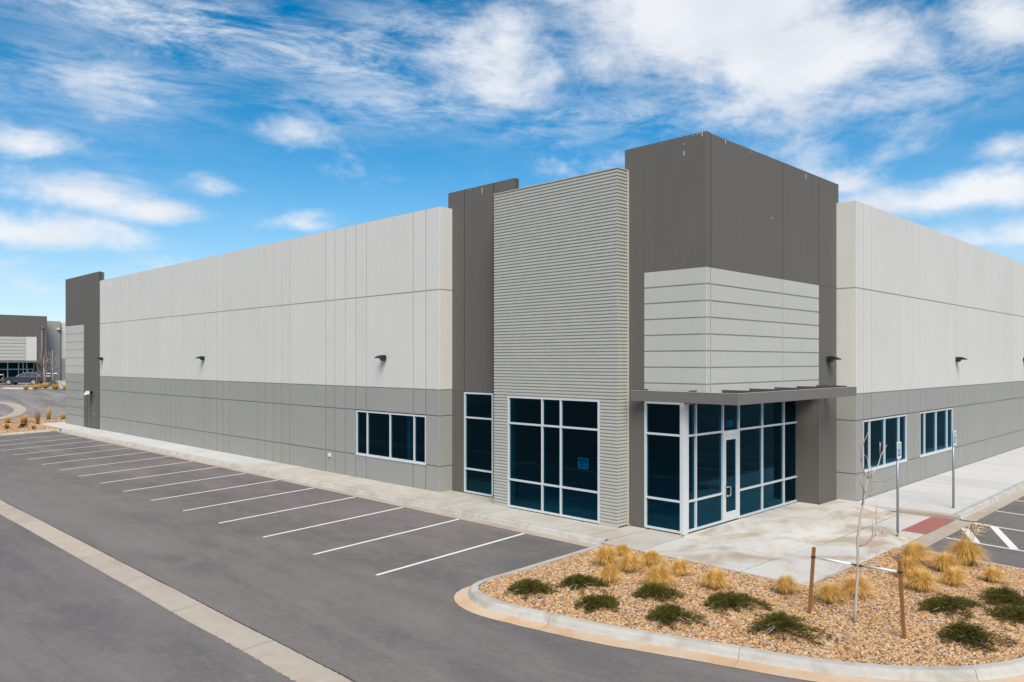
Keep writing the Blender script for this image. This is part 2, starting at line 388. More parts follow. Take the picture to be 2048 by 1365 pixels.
for k in range(16):
    stripe((10.62 + random.uniform(-.03, .03), y), (15.56, y - .03)); y += 2.755
for k in range(9): stripe((23.25 + 2.64 * k, .6), (23.25 + 2.64 * k, 6.44))
hat = [((24.9, 6.4), (23.3, 5.72)), ((25.84, 5.9), (23.3, 4.85)), ((25.84, 5.0), (23.3, 3.95)), ((25.84, 4.1), (23.3, 3.05)), ((25.84, 3.2), (23.3, 2.15))]
for p, q in hat: stripe(p, q, .2, .002)
for k in range(12): stripe((14 + 2.7 * k, -14), (14 + 2.7 * k, -8.7))
for k in range(5): stripe((22.5, 96 - 2.75 * k + .8), (27.6, 96 - 2.75 * k + .8))
# ------------------------------------------------------------------ concrete drain pan
pan = struct(link('drain_pan', None, (6.7, 20, -.36)))
y = 4.0
while y < 66:
    L = 3.05; m = MB(); K = 90; vs = []
    for k in range(K + 1):
        yy = y + .006 + (L - .012) * k / K
        rag = 1 - ss(13, 22, yy) * .8
        jl = mnoise.noise((yy * .35, 3, 0)) * .03 + rag * (mnoise.noise((yy * 9, 7, 0)) * .035 + mnoise.noise((yy * 23, 7, 0)) * .03)
        jr = mnoise.noise((yy * .3, 9, 0)) * .02 + rag * (mnoise.noise((yy * 11, 1, 0)) * .02 + mnoise.noise((yy * 27, 4, 0)) * .015)
        spall = rag * .22 * max(0, mnoise.noise((yy * .45, 21, 0)))
        x0, x1 = 6.40 + jl + spall * .35, 7.03 + jr - spall * .5
        for t_ in range(5):
            x = x0 + (x1 - x0) * t_ / 4
            vs.append((x, yy, zg(x, yy) + .006 + (.004 if t_ in (1, 2, 3) else 0)))
    m.v = vs
    for k in range(K):
        for t_ in range(4): m.face((k * 5 + t_, k * 5 + t_ + 1, (k + 1) * 5 + t_ + 1, (k + 1) * 5 + t_))
    m.build('pan_slab', MAT['pan'], pan)
    m = MB()
    for k in range(24):
        ya, yb = y + L * k / 24, y + L * (k + 1) / 24; wa, wb = [max(.002, .016 + .022 * mnoise.noise((q * 1.7, 31, 0))) for q in (ya, yb)]
        m.quad((7.03, ya, zg(7.03, ya) + .003), (7.045 + wa, ya, zg(7.05, ya) + .003), (7.045 + wb, yb, zg(7.05, yb) + .003), (7.03, yb, zg(7.03, yb) + .003))
    m.build('joint_crack', MAT['crack'], pan); y += L
# ------------------------------------------------------------------ kerb sweep
def catmull(P, n=8):
    out = []
    for i in range(len(P) - 1):
        p0, p1, p2, p3 = [Vector(P[clip(0, len(P) - 1, i + k)]) for k in (-1, 0, 1, 2)]
        for k in range(n):
            t = k / n
            out.append(.5 * ((2 * p1) + (p2 - p0) * t + (2 * p0 - 5 * p1 + 4 * p2 - p3) * t * t + (3 * p1 - p0 - 3 * p2 + p3) * t ** 3))
    out.append(Vector(P[-1])); return out
def sweep_kerb(root, path, outward, gw, seglen=3.05, height=.15, zf=zg, kmat='kerb', gmat='gutter', depth=.22):
    """kerb and gutter along path (list of 2-D points along the face bottom); gw(s) = gutter width at arc length s"""
    prof = [(0, .012), (-.015, .03), (-.03, height * .45), (-.045, height * .78), (-.062, height * .93), (-.09, height), (-.12, height + .004), (-depth, height + .004), (-depth, -.05)]
    S_ = [0]
    for a, b in zip(path, path[1:]): S_.append(S_[-1] + (b - a).length)
    tot = S_[-1]; nseg = max(1, round(tot / seglen))
    def at(s):
        for i in range(len(S_) - 1):
            if s <= S_[i + 1] or i == len(S_) - 2:
                t = (s - S_[i]) / max(1e-6, S_[i + 1] - S_[i]); p = path[i].lerp(path[i + 1], t)
                d0 = (path[min(i + 1, len(path) - 1)] - path[max(i - 1, 0)]).normalized(); d1 = (path[min(i + 2, len(path) - 1)] - path[i]).normalized()
                d = d0.lerp(d1, t).normalized(); return p, Vector((d.y, -d.x)) * outward
    for k in range(nseg):
        a, b = tot * k / nseg + .003, tot * (k + 1) / nseg - .003
        n = max(2, int((b - a) / .22)); mk, mg = MB(), MB(); np_ = len(prof)
        for i in range(n + 1):
            s = a + (b - a) * i / n; p, o = at(s)
            wig = mnoise.noise((s * 2.1, 5, 0)) * .006
            for dn, dz in prof:
                q = p + o * (dn + wig); mk.v.append((q.x, q.y, zf(q.x, q.y) + dz))
            gwid = gw(s) + mnoise.noise((s * 5, 2, 0)) * .015
            for t_ in (0, .5, 1):
                q = p + o * (gwid * t_); mg.v.append((q.x, q.y, zg(q.x, q.y) + (.011 if t_ == 0 else .008)))
        flip = outward < 0
        def fc(m, q, sm=False): m.face(tuple(q) if not flip else tuple(reversed(q)), 0, sm)
        for i in range(n):
            for j in range(np_ - 1): fc(mk, (i * np_ + j, i * np_ + j + 1, (i + 1) * np_ + j + 1, (i + 1) * np_ + j), j < 6)
            for j in range(2): fc(mg, (i * 3 + j + 1, i * 3 + j, (i + 1) * 3 + j, (i + 1) * 3 + j + 1))
        mk.build('kerb_segment', MAT[kmat], root, True)
        if gw((a + b) / 2) > .03: mg.build('gutter_segment', MAT[gmat], root, True)
V2 = lambda *a: Vector(a)
kL = struct(link('walkway_kerb', None, (15.9, 40, 0)))
sweep_kerb(kL, [V2(15.92, 12.45), V2(15.92, 59.3)], -1, lambda s: .36, 3.05, kmat='kerb', gmat='pan')
kR = struct(link('front_kerb', None, (40, 6.8, 0)))
sweep_kerb(kR, [V2(26.2, 6.83), V2(74, 6.83)], 1, lambda s: .38, 3.05, gmat='pan')
ret = MB(); ret.prism([(26.02, 6.85, -.05), (26.17, 6.85, -.05), (26.17, 6.85, .152), (26.05, 6.85, .152), (26.02, 6.85, .12)], (0, 1.75, 0))
ret.build('kerb_return', MAT['pan'], kR, True)
# ------------------------------------------------------------------ planter kerb + bed
face = [V2(15.55, 12.36), V2(14.2, 12.42), V2(12.6, 12.50), V2(11.75, 12.56), V2(11.3, 12.48), V2(10.98, 12.2), V2(10.78, 11.75), V2(10.70, 11.2), V2(10.80, 10.35), V2(10.95, 9.4), V2(11.12, 8.55), V2(11.35, 7.75), V2(11.7, 6.55), V2(12.0, 5.45),
        V2(12.36, 4.63), V2(12.8, 3.92), V2(13.38, 3.28), V2(14.1, 2.80), V2(15.0, 2.45), V2(16.4, 2.2), V2(18.5, 2.1), V2(20.3, 2.15)]
path = catmull(face, 6)
kP = struct(link('planter_kerb', None, (11, 10, 0)))
sweep_kerb(kP, path, 1, lambda s: .02 if s < 3.3 else .33 * ss(3.3, 5.0, s), 3.3)
inner = []
for i in range(len(path)):
    d = (path[min(i + 1, len(path) - 1)] - path[max(i - 1, 0)]).normalized(); inner.append(path[i] - Vector((d.y, -d.x)) * .2)
poly = [p for p in inner] + [V2(21.08, 2.3), V2(21.1, 6.45), V2(20.9, 6.96), V2(15.70, 6.90), V2(15.70, 11.95)]
edge = MB()       # steel edging strips between gravel and concrete
for a, b in (((21.1, 2.2), (21.1, 6.45)), ((21.1, 6.45), (20.9, 6.97))):
    a, b = V2(*a), V2(*b); d = (b - a).normalized(); n = V2(-d.y, d.x) * .05; K = 12
    for k in range(K):
        p, q = a.lerp(b, k / K), a.lerp(b, (k + 1) / K)
        edge.prism([(p.x - n.x, p.y - n.y, zg(p.x, p.y) - .05), (p.x + n.x, p.y + n.y, zg(p.x, p.y) - .05), (p.x + n.x, p.y + n.y, zg(p.x, p.y) + .05), (p.x - n.x, p.y - n.y, zg(p.x, p.y) + .05)], (q.x - p.x, q.y - p.y, zg(q.x, q.y) - zg(p.x, p.y)))
edge.build('kerb_segment', MAT['kerb'], kP, True)
def inside(pt, P):
    c = False; n = len(P)
    for i in range(n):
        a, b = P[i], P[i - 1]
        if (a.y > pt.y) != (b.y > pt.y) and pt.x < (b.x - a.x) * (pt.y - a.y) / (b.y - a.y) + a.x: c = not c
    return c
def bed(name, P, zf, mat, step=.3):
    pts = list(P); edges = [(i, (i + 1) % len(P)) for i in range(len(P))]
    x0, x1 = min(p.x for p in P), max(p.x for p in P); y0, y1 = min(p.y for p in P), max(p.y for p in P)
    x = x0 + step / 2
    while x < x1:
        y = y0 + step / 2
        while y < y1:
            q = V2(x, y)
            if inside(q, P): pts.append(q)
            y += step
        x += step
    vs, es, fs, *_ = delaunay_2d_cdt(pts, edges, [], 1, 1e-5)
    m = MB(); m.v = [(v.x, v.y, zf(v.x, v.y) + mnoise.noise((v.x * 1.4, v.y * 1.4, 2)) * .012) for v in vs]
    for f_ in fs: m.face(tuple(f_))
    o = m.build(name, mat, None, True)
    if o.data.polygons[0].normal.z < 0: o.data.flip_normals()
    return o
def gravel(surface, density, rmin, rmax, seed, label):
    """scattered stones over a bed: one geometry-node object"""
    me = surface.data.copy(); o = bpy.data.objects.new('gravel', me); C.objects.link(o); o.location = surface.location
    o['kind'] = 'stuff'; o['label'] = label; o['category'] = 'gravel'
    ng = bpy.data.node_groups.new('gravel_scatter', 'GeometryNodeTree')
    ng.interface.new_socket('Geometry', in_out='INPUT', socket_type='NodeSocketGeometry'); ng.interface.new_socket('Geometry', in_out='OUTPUT', socket_type='NodeSocketGeometry')
    t = NT(ng); gi = t.node('NodeGroupInput'); go = t.node('NodeGroupOutput')
    d = t.node('GeometryNodeDistributePointsOnFaces'); d.inputs['Density'].default_value = density; d.inputs['Seed'].default_value = seed
    ico = t.node('GeometryNodeMeshIcoSphere'); ico.inputs['Radius'].default_value = 1; ico.inputs['Subdivisions'].default_value = 2
    nz = t.node('ShaderNodeTexNoise'); nz.inputs['Scale'].default_value = 1.1
    sp = t.node('GeometryNodeSetPosition'); of = t.node('ShaderNodeVectorMath', operation='SUBTRACT'); of.inputs[1].default_value = (.5, .5, .5)
    t.l.new(nz.outputs['Color'], of.inputs[0]); sc = t.node('ShaderNodeVectorMath', operation='SCALE'); sc.inputs['Scale'].default_value = 1.3
    t.l.new(of.outputs[0], sc.inputs[0]); t.l.new(sc.outputs[0], sp.inputs['Offset']); t.l.new(ico.outputs[0], sp.inputs['Geometry'])
    mt = t.node('GeometryNodeSetMaterial'); mt.inputs['Material'].default_value = MAT['stone']; t.l.new(sp.outputs[0], mt.inputs[0])
    rv = t.node('FunctionNodeRandomValue', data_type='FLOAT_VECTOR'); rv.inputs[0].default_value = (rmin, rmin * .8, rmin * .6); rv.inputs[1].default_value = (rmax, rmax * .85, rmax * .6)
    rr = t.node('FunctionNodeRandomValue', data_type='FLOAT_VECTOR'); rr.inputs[0].default_value = (-.5, -.5, 0); rr.inputs[1].default_value = (.5, .5, 6.28); rr.inputs['Seed'].default_value = 5
    ins = t.node('GeometryNodeInstanceOnPoints')
    t.l.new(gi.outputs[0], d.inputs[0]); t.l.new(d.outputs[0], ins.inputs['Points']); t.l.new(mt.outputs[0], ins.inputs['Instance'])
    t.l.new(rv.outputs[0], ins.inputs['Scale']); t.l.new(rr.outputs[0], ins.inputs['Rotation']); t.l.new(ins.outputs[0], go.inputs[0])
    md = o.modifiers.new('scatter', 'NODES'); md.node_group = ng
    return o
gb = struct(bed('gravel_bed', poly, zbed, MAT['soil']))
gravel(gb, 1250, .014, .045, 3, 'tan and brown river stone covering the corner planter')
# ------------------------------------------------------------------ concrete flatwork
def slab(name, x0, x1, y0, y1, zf, mat, root, gap=.019, th=.12, step=.4):
    x0 += gap; y0 += gap; x1 -= gap; y1 -= gap
    nx, ny = max(1, int((x1 - x0) / step)), max(1, int((y1 - y0) / step)); m = MB(); e = .012
    X = [x0 + e + (x1 - x0 - 2 * e) * i / nx for i in range(nx + 1)]; Y = [y0 + e + (y1 - y0 - 2 * e) * j / ny for j in range(ny + 1)]
    for x in X:
        for y in Y: m.v.append((x, y, zf(x, y)))
    N = ny + 1
    for i in range(nx):
        for j in range(ny): m.face((i * N + j, (i + 1) * N + j, (i + 1) * N + j + 1, i * N + j + 1))
    ring = [(i, 0) for i in range(nx)] + [(nx, j) for j in range(ny)] + [(i, ny) for i in range(nx, 0, -1)] + [(0, j) for j in range(ny, 0, -1)]
    base_ = len(m.v)
    def outp(i, j): return (x0 if i == 0 else x1 if i == nx else X[i], y0 if j == 0 else y1 if j == ny else Y[j])
    for i, j in ring:
        ox, oy = outp(i, j); z = zf(X[i], Y[j]); m.v += [(ox, oy, z - .006), (ox, oy, z - th)]
    R_ = len(ring)
    for k in range(R_):
        i, j = ring[k]; i2, j2 = ring[(k + 1) % R_]; a, b = base_ + 2 * k, base_ + 2 * ((k + 1) % R_)
        m.face((i * N + j, a, b, i2 * N + j2)); m.face((a, a + 1, b + 1, b))
    return m.build(name, mat, root, True)
flat = lambda x, y: .15
wk = struct(link('walkway', None, (16.8, 40, .1)))
y = 12.9; yy = [11.2, 12.42, 13.11, 14.35]
while yy[-1] < 59: yy.append(yy[-1] + 1.45)
for a, b in zip(yy, yy[1:]):
    xl = 15.72 if a < 12 else 16.14
    xr = 17.93 if b < 13.2 else (17.43 if b < 18.0 else 18.3 if a < 21 else 17.74)
    slab('walkway_slab', xl, xr, a, b, flat, MAT['walk'] if b < 34 else MAT['newwalk'], wk, gap=.028 if b < 34 else .019)
slab('walkway_slab', 16.14, 17.66, yy[-1], 64.5, flat, MAT['newwalk'], wk)
slab('walkway_slab', 16.14, 19.5, 64.5, 66.2, flat, MAT['newwalk'], wk)
pz = struct(link('entrance_plaza', None, (20, 9, .1)))
X = [15.72, 17.75, 19.85, 22.1, 24.2, 26.0]; Y = [6.94, 8.47, 11.2]
for i in range(5):
    for j in range(2):
        y0, y1 = Y[j], Y[j + 1]
        if i >= 1 and j == 1: y1 = 11.33
        if i == 4 and j == 1: y1 = 10.62
        slab('plaza_slab', X[i], X[i + 1], y0, y1, zpl, MAT['plaza'], pz, step=.25)
slab('plaza_slab', 24.2, 24.88, 10.62, 11.33, flat, MAT['plaza'], pz)
slab('plaza_slab', 26.0, 26.3, 8.62, 10.6, flat, MAT['newwalk'], pz)
apron = lambda x, y: zpl(x, y) * ss(6.4, 6.95, y) + .006
for a, b in ((21.0, 23.2), (23.2, 26.0)): slab('ramp_apron', a, b, 6.45, 6.94, apron, MAT['pan'], pz, th=.06, step=.12)
tz = lambda x, y: zpl(x, y) + .008
for a, b in ((23.25, 24.6), (24.6, 25.97)):
    o = MB(); o.box(a + .01, 6.96, tz(a, 7.2) - .02, b - .01, 7.58, tz(a, 7.2) + .004)
    nx_, ny_ = 16, 8
    for i in range(nx_):
        for j in range(ny_):
            cx, cy = a + .07 + (b - a - .14) * i / (nx_ - 1), 7.0 + .54 * j / (ny_ - 1); z = tz(cx, cy) + .004; r = .022
            q = len(o.v); o.v += [(cx - r, cy - r, z), (cx + r, cy - r, z), (cx + r, cy + r, z), (cx - r, cy + r, z), (cx - r * .5, cy - r * .5, z + .009), (cx + r * .5, cy - r * .5, z + .009), (cx + r * .5, cy + r * .5, z + .009), (cx - r * .5, cy + r * .5, z + .009)]
            for f_ in ((4, 5, 6, 7), (0, 1, 5, 4), (1, 2, 6, 5), (2, 3, 7, 6), (3, 0, 4, 7)): o.face(tuple(q + k for k in f_))
    o.build('tactile_panel', MAT['red'], pz)
fw = struct(link('front_walkway', None, (40, 8.5, .1)))
x = 26.3; first = True
while x < 74:
    x1 = 27.4 if first else x + 2.4; y0 = 7.07
    slab('walkway_slab', 26.17 if first else x, x1, y0, 8.6 if first else 9.96, flat, MAT['newwalk'], fw)
    if first: slab('walkway_slab', 26.3, x1, 8.6, 9.96, flat, MAT['newwalk'], fw)
    x = x1; first = False

# ================================================================== WAREHOUSE
wh = thing('warehouse_building', (17.72, 21.2, .15), 'large pale grey and dark brown-grey tilt-up concrete warehouse with a glazed corner entrance', 'warehouse')
TC = {}
def tile_mesh(wd, ht, mat, t=.013, ch=.004):
    k = (round(wd, 2), round(ht, 2), mat)
    if k not in TC:
        m = MB(); a, b = wd / 2, ht; 
        m.v = [(-a, 0, 0), (a, 0, 0), (a, 0, b), (-a, 0, b), (-a + ch, -t, ch), (a - ch, -t, ch), (a - ch, -t, b - ch), (-a + ch, -t, b - ch)]
        for q in ((4, 5, 6, 7), (0, 1, 5, 4), (1, 2, 6, 5), (2, 3, 7, 6), (3, 0, 4, 7), (3, 2, 1, 0)): m.face(q)
        TC[k] = m.mesh('wall_panel', MAT[mat])
    return TC[k]
def panel_wall(axis, plane, us, rows, name='wall', thick=.2, skip=(), gv=.062, gh=.038, gap_at_ends=False, parent=None):
    """axis 'x': faces -X at x=plane, u runs along Y.  axis 'y': faces -Y at y=plane, u runs along X.
       rows = [(z0, z1, material)], skip = set of (col,row) openings.  Returns the wall part; panels are its children."""
    t = .013; mats = []; m = MB()
    for z0, z1, mt in rows:
        if mt not in mats: mats.append(mt)
    for r, (z0, z1, mt) in enumerate(rows):          # backing, run by run
        c = 0
        while c < len(us) - 1:
            if (c, r) in skip: c += 1; continue
            c2 = c
            while c2 < len(us) - 1 and (c2, r) not in skip: c2 += 1
            if axis == 'x': m.box(plane + t, us[c], z0, plane + t + thick, us[c2], z1, mats.index(mt))
            else: m.box(us[c], plane + t, z0, us[c2], plane + t + thick, z1, mats.index(mt))
            c = c2
    wall = m.build(name, [MAT[k + '_joint'] for k in mats], parent or wh)  # backing takes the shade-darkened copies of the row paints
    for c in range(len(us) - 1):
        for r, (z0, z1, mt) in enumerate(rows):
            if (c, r) in skip: continue
            e0 = gv / 2 if (c > 0 or gap_at_ends) else 0; e1 = gv / 2 if (c < len(us) - 2 or gap_at_ends) else 0
            b0 = gh / 2 if r > 0 else 0; b1 = gh / 2 if r < len(rows) - 1 else 0
            wd = us[c + 1] - us[c] - e0 - e1; uc = (us[c] + e0 + us[c + 1] - e1) / 2
            me = tile_mesh(wd, z1 - z0 - b0 - b1, mt)
            if axis == 'x': link('wall_panel', me, (plane + t, uc, z0 + b0), wall, rad(-90))
            else: link('wall_panel', me, (uc, plane + t, z0 + b0), wall, 0)
    return wall
# ---- long wing on the left
us = [21.19, 21.98, 22.72]; y = 25.72
while y < 56:
    us += [y, y + .74, y + 1.49, y + 2.26, y + 2.98]; y += 5.98
us = [u for u in us if u < 57.0] + [57.23]
rowsL = [(.13, 1.05, 'mid'), (1.05, 2.85, 'mid'), (2.85, 3.78, 'mid'), (3.78, 7.35, 'light'), (7.35, 10.30, 'light')]
ci = {round(u, 2): i for i, u in enumerate(us)}
skipL = {(c, 1) for c in range(ci[21.98], ci[26.46])}
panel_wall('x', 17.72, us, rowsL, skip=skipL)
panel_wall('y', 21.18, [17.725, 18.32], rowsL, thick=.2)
# ---- right wing
usR = [26.29, 26.94, 27.67]; x = 30.56
while x < 75: usR += [x, x + .72, x + 1.45, x + 2.18, x + 2.91]; x += 5.83
rowsR = [(.13, 1.05, 'mid'), (1.05, 2.82, 'mid'), (2.82, 3.71, 'mid'), (3.71, 7.24, 'light'), (7.24, 10.14, 'light')]
cr = {round(u, 2): i for i, u in enumerate(usR)}
skipR = {(c, 1) for c in range(cr[26.94], cr[31.28])} | {(c, 1) for c in range(cr[32.74], cr[37.11])}
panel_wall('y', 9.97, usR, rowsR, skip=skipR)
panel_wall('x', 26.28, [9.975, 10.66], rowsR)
# ---- recessed dark tower beside the left wing
skipA = {(1, 0)}
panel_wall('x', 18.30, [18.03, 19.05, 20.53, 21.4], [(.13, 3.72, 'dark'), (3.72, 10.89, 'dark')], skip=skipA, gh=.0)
# ---- corner tower
rib = [3.70] + [4.19 + .44 * i for i in range(8)]
lt = [(a, b, 'beige') for a, b in zip(rib, rib[1:])]
zT = rib[-1]
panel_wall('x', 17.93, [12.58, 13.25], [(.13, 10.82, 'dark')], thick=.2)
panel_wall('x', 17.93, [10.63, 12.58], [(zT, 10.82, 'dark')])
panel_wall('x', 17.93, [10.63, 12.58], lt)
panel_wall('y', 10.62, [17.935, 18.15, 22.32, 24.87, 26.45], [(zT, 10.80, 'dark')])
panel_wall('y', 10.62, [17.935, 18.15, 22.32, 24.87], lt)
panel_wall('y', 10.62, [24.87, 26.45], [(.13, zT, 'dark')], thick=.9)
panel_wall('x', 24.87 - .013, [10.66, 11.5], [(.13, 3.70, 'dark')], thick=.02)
m = MB(); m.box(18.0, 10.87, 3.66, 24.86, 11.7, 3.70); m.build('soffit', MAT['dark'], wh)
m = MB(); m.box(17.97, 13.02, .13, 18.15, 13.20, 10.2); m.build('corner_post', MAT['dark'], wh)
# ---- ribbed metal bay
def metal_bay():
    z0, z1 = .17, 10.20; n = 104; pitch = (z1 - z0) / n; prof = []
    for i in range(n):
        z = z0 + i * pitch
        prof += [(0.0, z + .002), (.0, z + .052), (.026, z + .060), (.026, z + .090)]
    prof.append((0, z1))
    def strip(ptf, m):
        i0 = len(m.v)
        for d, z in prof: m.v += [ptf(0, d, z), ptf(1, d, z)]
        for k in range(len(prof) - 1): m.face((i0 + 2 * k, i0 + 2 * k + 1, i0 + 2 * k + 3, i0 + 2 * k + 2))
    zw = 3.71
    m = MB()
    def seg(ya, yb, za, zb):
        i0 = len(m.v); P_ = [(d, z) for d, z in prof if za <= z <= zb]
        for d, z in P_: m.v += [(17.42 + d, ya, z), (17.42 + d, yb, z)]
        for k in range(len(P_) - 1): m.face((i0 + 2 * k + 1, i0 + 2 * k, i0 + 2 * k + 2, i0 + 2 * k + 3))
    seg(13.12, 18.10, zw, z1); seg(13.12, 13.76, z0, zw); seg(17.46, 18.10, z0, zw)
    cl = m.build('metal_cladding', MAT['metal'], wh)
    m = MB()
    for k in range(len(prof) - 1):
        (d, z), (d2, z2) = prof[k], prof[k + 1]
        m.quad((17.42 + d, 13.12 + d, z), (17.90, 13.12 + d, z), (17.90, 13.12 + d2, z2), (17.42 + d2, 13.12 + d2, z2))
        m.quad((17.42 + d, 18.10 - d, z), (17.42 + d2, 18.10 - d2, z2), (18.3, 18.10 - d2, z2), (18.3, 18.10 - d, z))
    m.build('metal_cladding', MAT['metal'], wh, True)
    m = MB()
    m.box(17.452, 13.16, .13, 17.52, 13.76, 10.18); m.box(17.452, 17.46, .13, 17.52, 18.07, 10.18); m.box(17.452, 13.76, 3.70, 17.52, 17.46, 10.18)
    m.box(17.52, 13.16, .13, 17.92, 13.2, 10.18); m.box(17.52, 18.0, .13, 18.3, 18.07, 10.18)
    m.box(17.452, 13.2, 10.02, 18.3, 18.0, 10.15)
    m.build('bay_wall', MAT['trimm'], wh)
    m = MB(); m.box(17.41, 13.11, 10.20, 18.28, 18.115, 10.225); m.build('coping', MAT['trimm'], wh)
    m = MB(); m.box(17.90, 13.095, .15, 17.925, 13.155, 10.2); m.build('edge_trim', MAT['trimm'], wh)
    m = MB(); m.box(17.40, 13.10, .13, 17.46, 13.75, .17); m.box(17.40, 17.47, .13, 17.46, 18.1, .17); m.build('base_trim', MAT['trimm'], wh)
metal_bay()
# ---- far end tower with a service door
ribF = [.13, .87, 1.46, 2.06, 2.67, 3.27, 3.87, 4.45, 5.04, 5.62, 6.2, 6.8, 7.42]
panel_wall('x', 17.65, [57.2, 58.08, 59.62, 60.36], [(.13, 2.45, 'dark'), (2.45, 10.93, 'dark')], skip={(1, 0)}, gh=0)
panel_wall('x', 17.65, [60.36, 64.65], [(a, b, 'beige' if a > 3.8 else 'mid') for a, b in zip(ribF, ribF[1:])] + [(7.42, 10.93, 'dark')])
m = MB(); m.box(17.70, 58.09, .15, 17.80, 58.16, 2.44); m.box(17.70, 59.04, .15, 17.80, 59.12, 2.44); m.box(17.70, 58.16, 2.36, 17.80, 59.04, 2.44); m.box(17.68, 59.12, .15, 17.84, 59.62, 2.45)
sd_ = m.build('service_door', MAT['doorp'], wh); m = MB(); m.box(17.735, 58.17, .17, 17.78, 59.03, 2.35); m.build('door_leaf', MAT['doorp'], sd_)
m = MB(); m.box(17.70, 58.24, 1.02, 17.735, 58.30, 1.30); m.tube([(17.70, 58.27, 1.14), (17.66, 58.27, 1.14), (17.66, 58.40, 1.14)], .018, 6); m.build('door_handle', MAT['steel'], sd_)
m = MB(); m.box(17.5, 58.15, .153, 17.68, 59.05, .18); m.build('threshold', MAT['steel'], sd_)
# ---- glazing
def frame_bars(m, axis, plane, us_, zs_, wv=.05, wh_=.055, dep=.11, outer=.06):
    """mullion grid in one mesh.  us_ / zs_ = bar centre lines"""
    def b(u0, u1, z0, z1, d0=0):
        if axis == 'x': m.box(plane - .0 + d0, u0, z0, plane + dep, u1, z1)
        else: m.box(u0, plane + d0, z0, u1, plane + dep, z1)
    for i, u in enumerate(us_):
        wd = outer if i in (0, len(us_) - 1) else wv
        b(u - wd / 2, u + wd / 2, zs_[0], zs_[-1])
    for i in range(len(us_) - 1):
        wa = outer if i == 0 else wv; wb = outer if i == len(us_) - 2 else wv
        for k, z in enumerate(zs_):
            hh = wh_ if 0 < k < len(zs_) - 1 else outer
            z0, z1 = (z, z + hh) if k == 0 else ((z - hh, z) if k == len(zs_) - 1 else (z - hh / 2, z + hh / 2))
            b(us_[i] + wa / 2, us_[i + 1] - wb / 2, z0, z1, .004)
def glazed(axis, plane, us_, zs_, skip=(), rec=.055):
    m = MB(); frame_bars(m, axis, plane, us_, zs_)
    fr = m.build('window', MAT['alu'], wh)
    for i in range(len(us_) - 1):
        for k in range(len(zs_) - 1):
            if (i, k) in skip: continue
            m = MB(); a, b, z0, z1 = us_[i] + .02, us_[i + 1] - .02, zs_[k] + .02, zs_[k + 1] - .02
            if axis == 'x': m.quad((plane + rec, b, z0), (plane + rec, a, z0), (plane + rec, a, z1), (plane + rec, b, z1))
            else: m.quad((a, plane + rec, z0), (b, plane + rec, z0), (b, plane + rec, z1), (a, plane + rec, z1))
            m.build('pane', MAT['glass'], fr)
    return fr
glazed('x', 17.73, [22.0, 22.68, 24.16, 25.67, 26.41], [1.06, 2.83])
m = MB(); m.box(17.70, 21.98, 1.03, 17.80, 26.43, 1.058); m.build('window_sill', MAT['alu'], wh)
glazed('y', 9.98, [26.96, 27.54, 28.97, 30.42, 31.23], [1.06, 2.80])
glazed('y', 9.98, [32.77, 33.36, 34.80, 36.27, 37.07], [1.06, 2.80])
for a, b in ((26.95, 31.26), (32.75, 37.09)):
    m = MB(); m.box(a, 9.95, 1.03, b, 10.05, 1.058); m.build('window_sill', MAT['alu'], wh)
glazed('x', 18.29, [19.08, 20.50], [.17, 1.01, 2.82, 3.71])
glazed('x', 17.41, [13.79, 15.23, 15.98, 17.43], [.17, 1.05, 2.84, 3.70])
lf = glazed('x', 17.93, [11.40, 12.55], [.17, 1.02, 2.80, 3.69])
m = MB(); m.box(17.925, 11.32, .15, 18.16, 11.40, 3.70); m.build('corner_mullion', MAT['alu'], wh)
# front storefront: three pieces round the door
YG = 11.34
ef = glazed('y', YG, [18.20, 18.62, 20.07], [.17, 1.0, 2.78, 3.69])
glazed('y', YG, [20.99, 22.46, 23.93, 25.0], [.15, .98, 2.78, 3.69])
m = MB(); m.box(20.10, YG, 3.63, 20.96, YG + .11, 3.69); m.box(20.095, YG, 2.66, 20.965, YG + .11, 2.79)
tr_ = m.build('door_transom', MAT['alu'], wh)
m = MB(); m.quad((20.09, YG + .055, 2.78), (20.97, YG + .055, 2.78), (20.97, YG + .055, 3.65), (20.09, YG + .055, 3.65)); m.build('pane', MAT['glass'], tr_)
m = MB(); m.box(20.105, YG + .01, .17, 20.235, YG + .06, 2.655); m.box(20.825, YG + .01, .17, 20.955, YG + .06, 2.655); m.box(20.235, YG + .012, 2.52, 20.825, YG + .06, 2.655); m.box(20.235, YG + .012, .17, 20.825, YG + .06, .43)
dr = m.build('entrance_door', MAT['alu'], wh)
m = MB(); m.quad((20.22, YG + .035, .41), (20.84, YG + .035, .41), (20.84, YG + .035, 2.54), (20.22, YG + .035, 2.54)); m.build('pane', MAT['glass'], dr)
m = MB(); m.tube([(20.18, YG + .01, .92), (20.18, YG - .07, .92), (20.34, YG - .07, .92), (20.36, YG - .07, .95), (20.36, YG - .07, 1.15), (20.34, YG - .07, 1.18), (20.18, YG - .07, 1.18), (20.18, YG + .01, 1.18)], .016, 8)
m.build('door_handle', MAT['steel'], dr)
m = MB(); m.cyl((20.17, YG + .0, 1.05), (0, 1, 0), .022, .03, 12); m.build('lock_cylinder', MAT['steel'], dr)
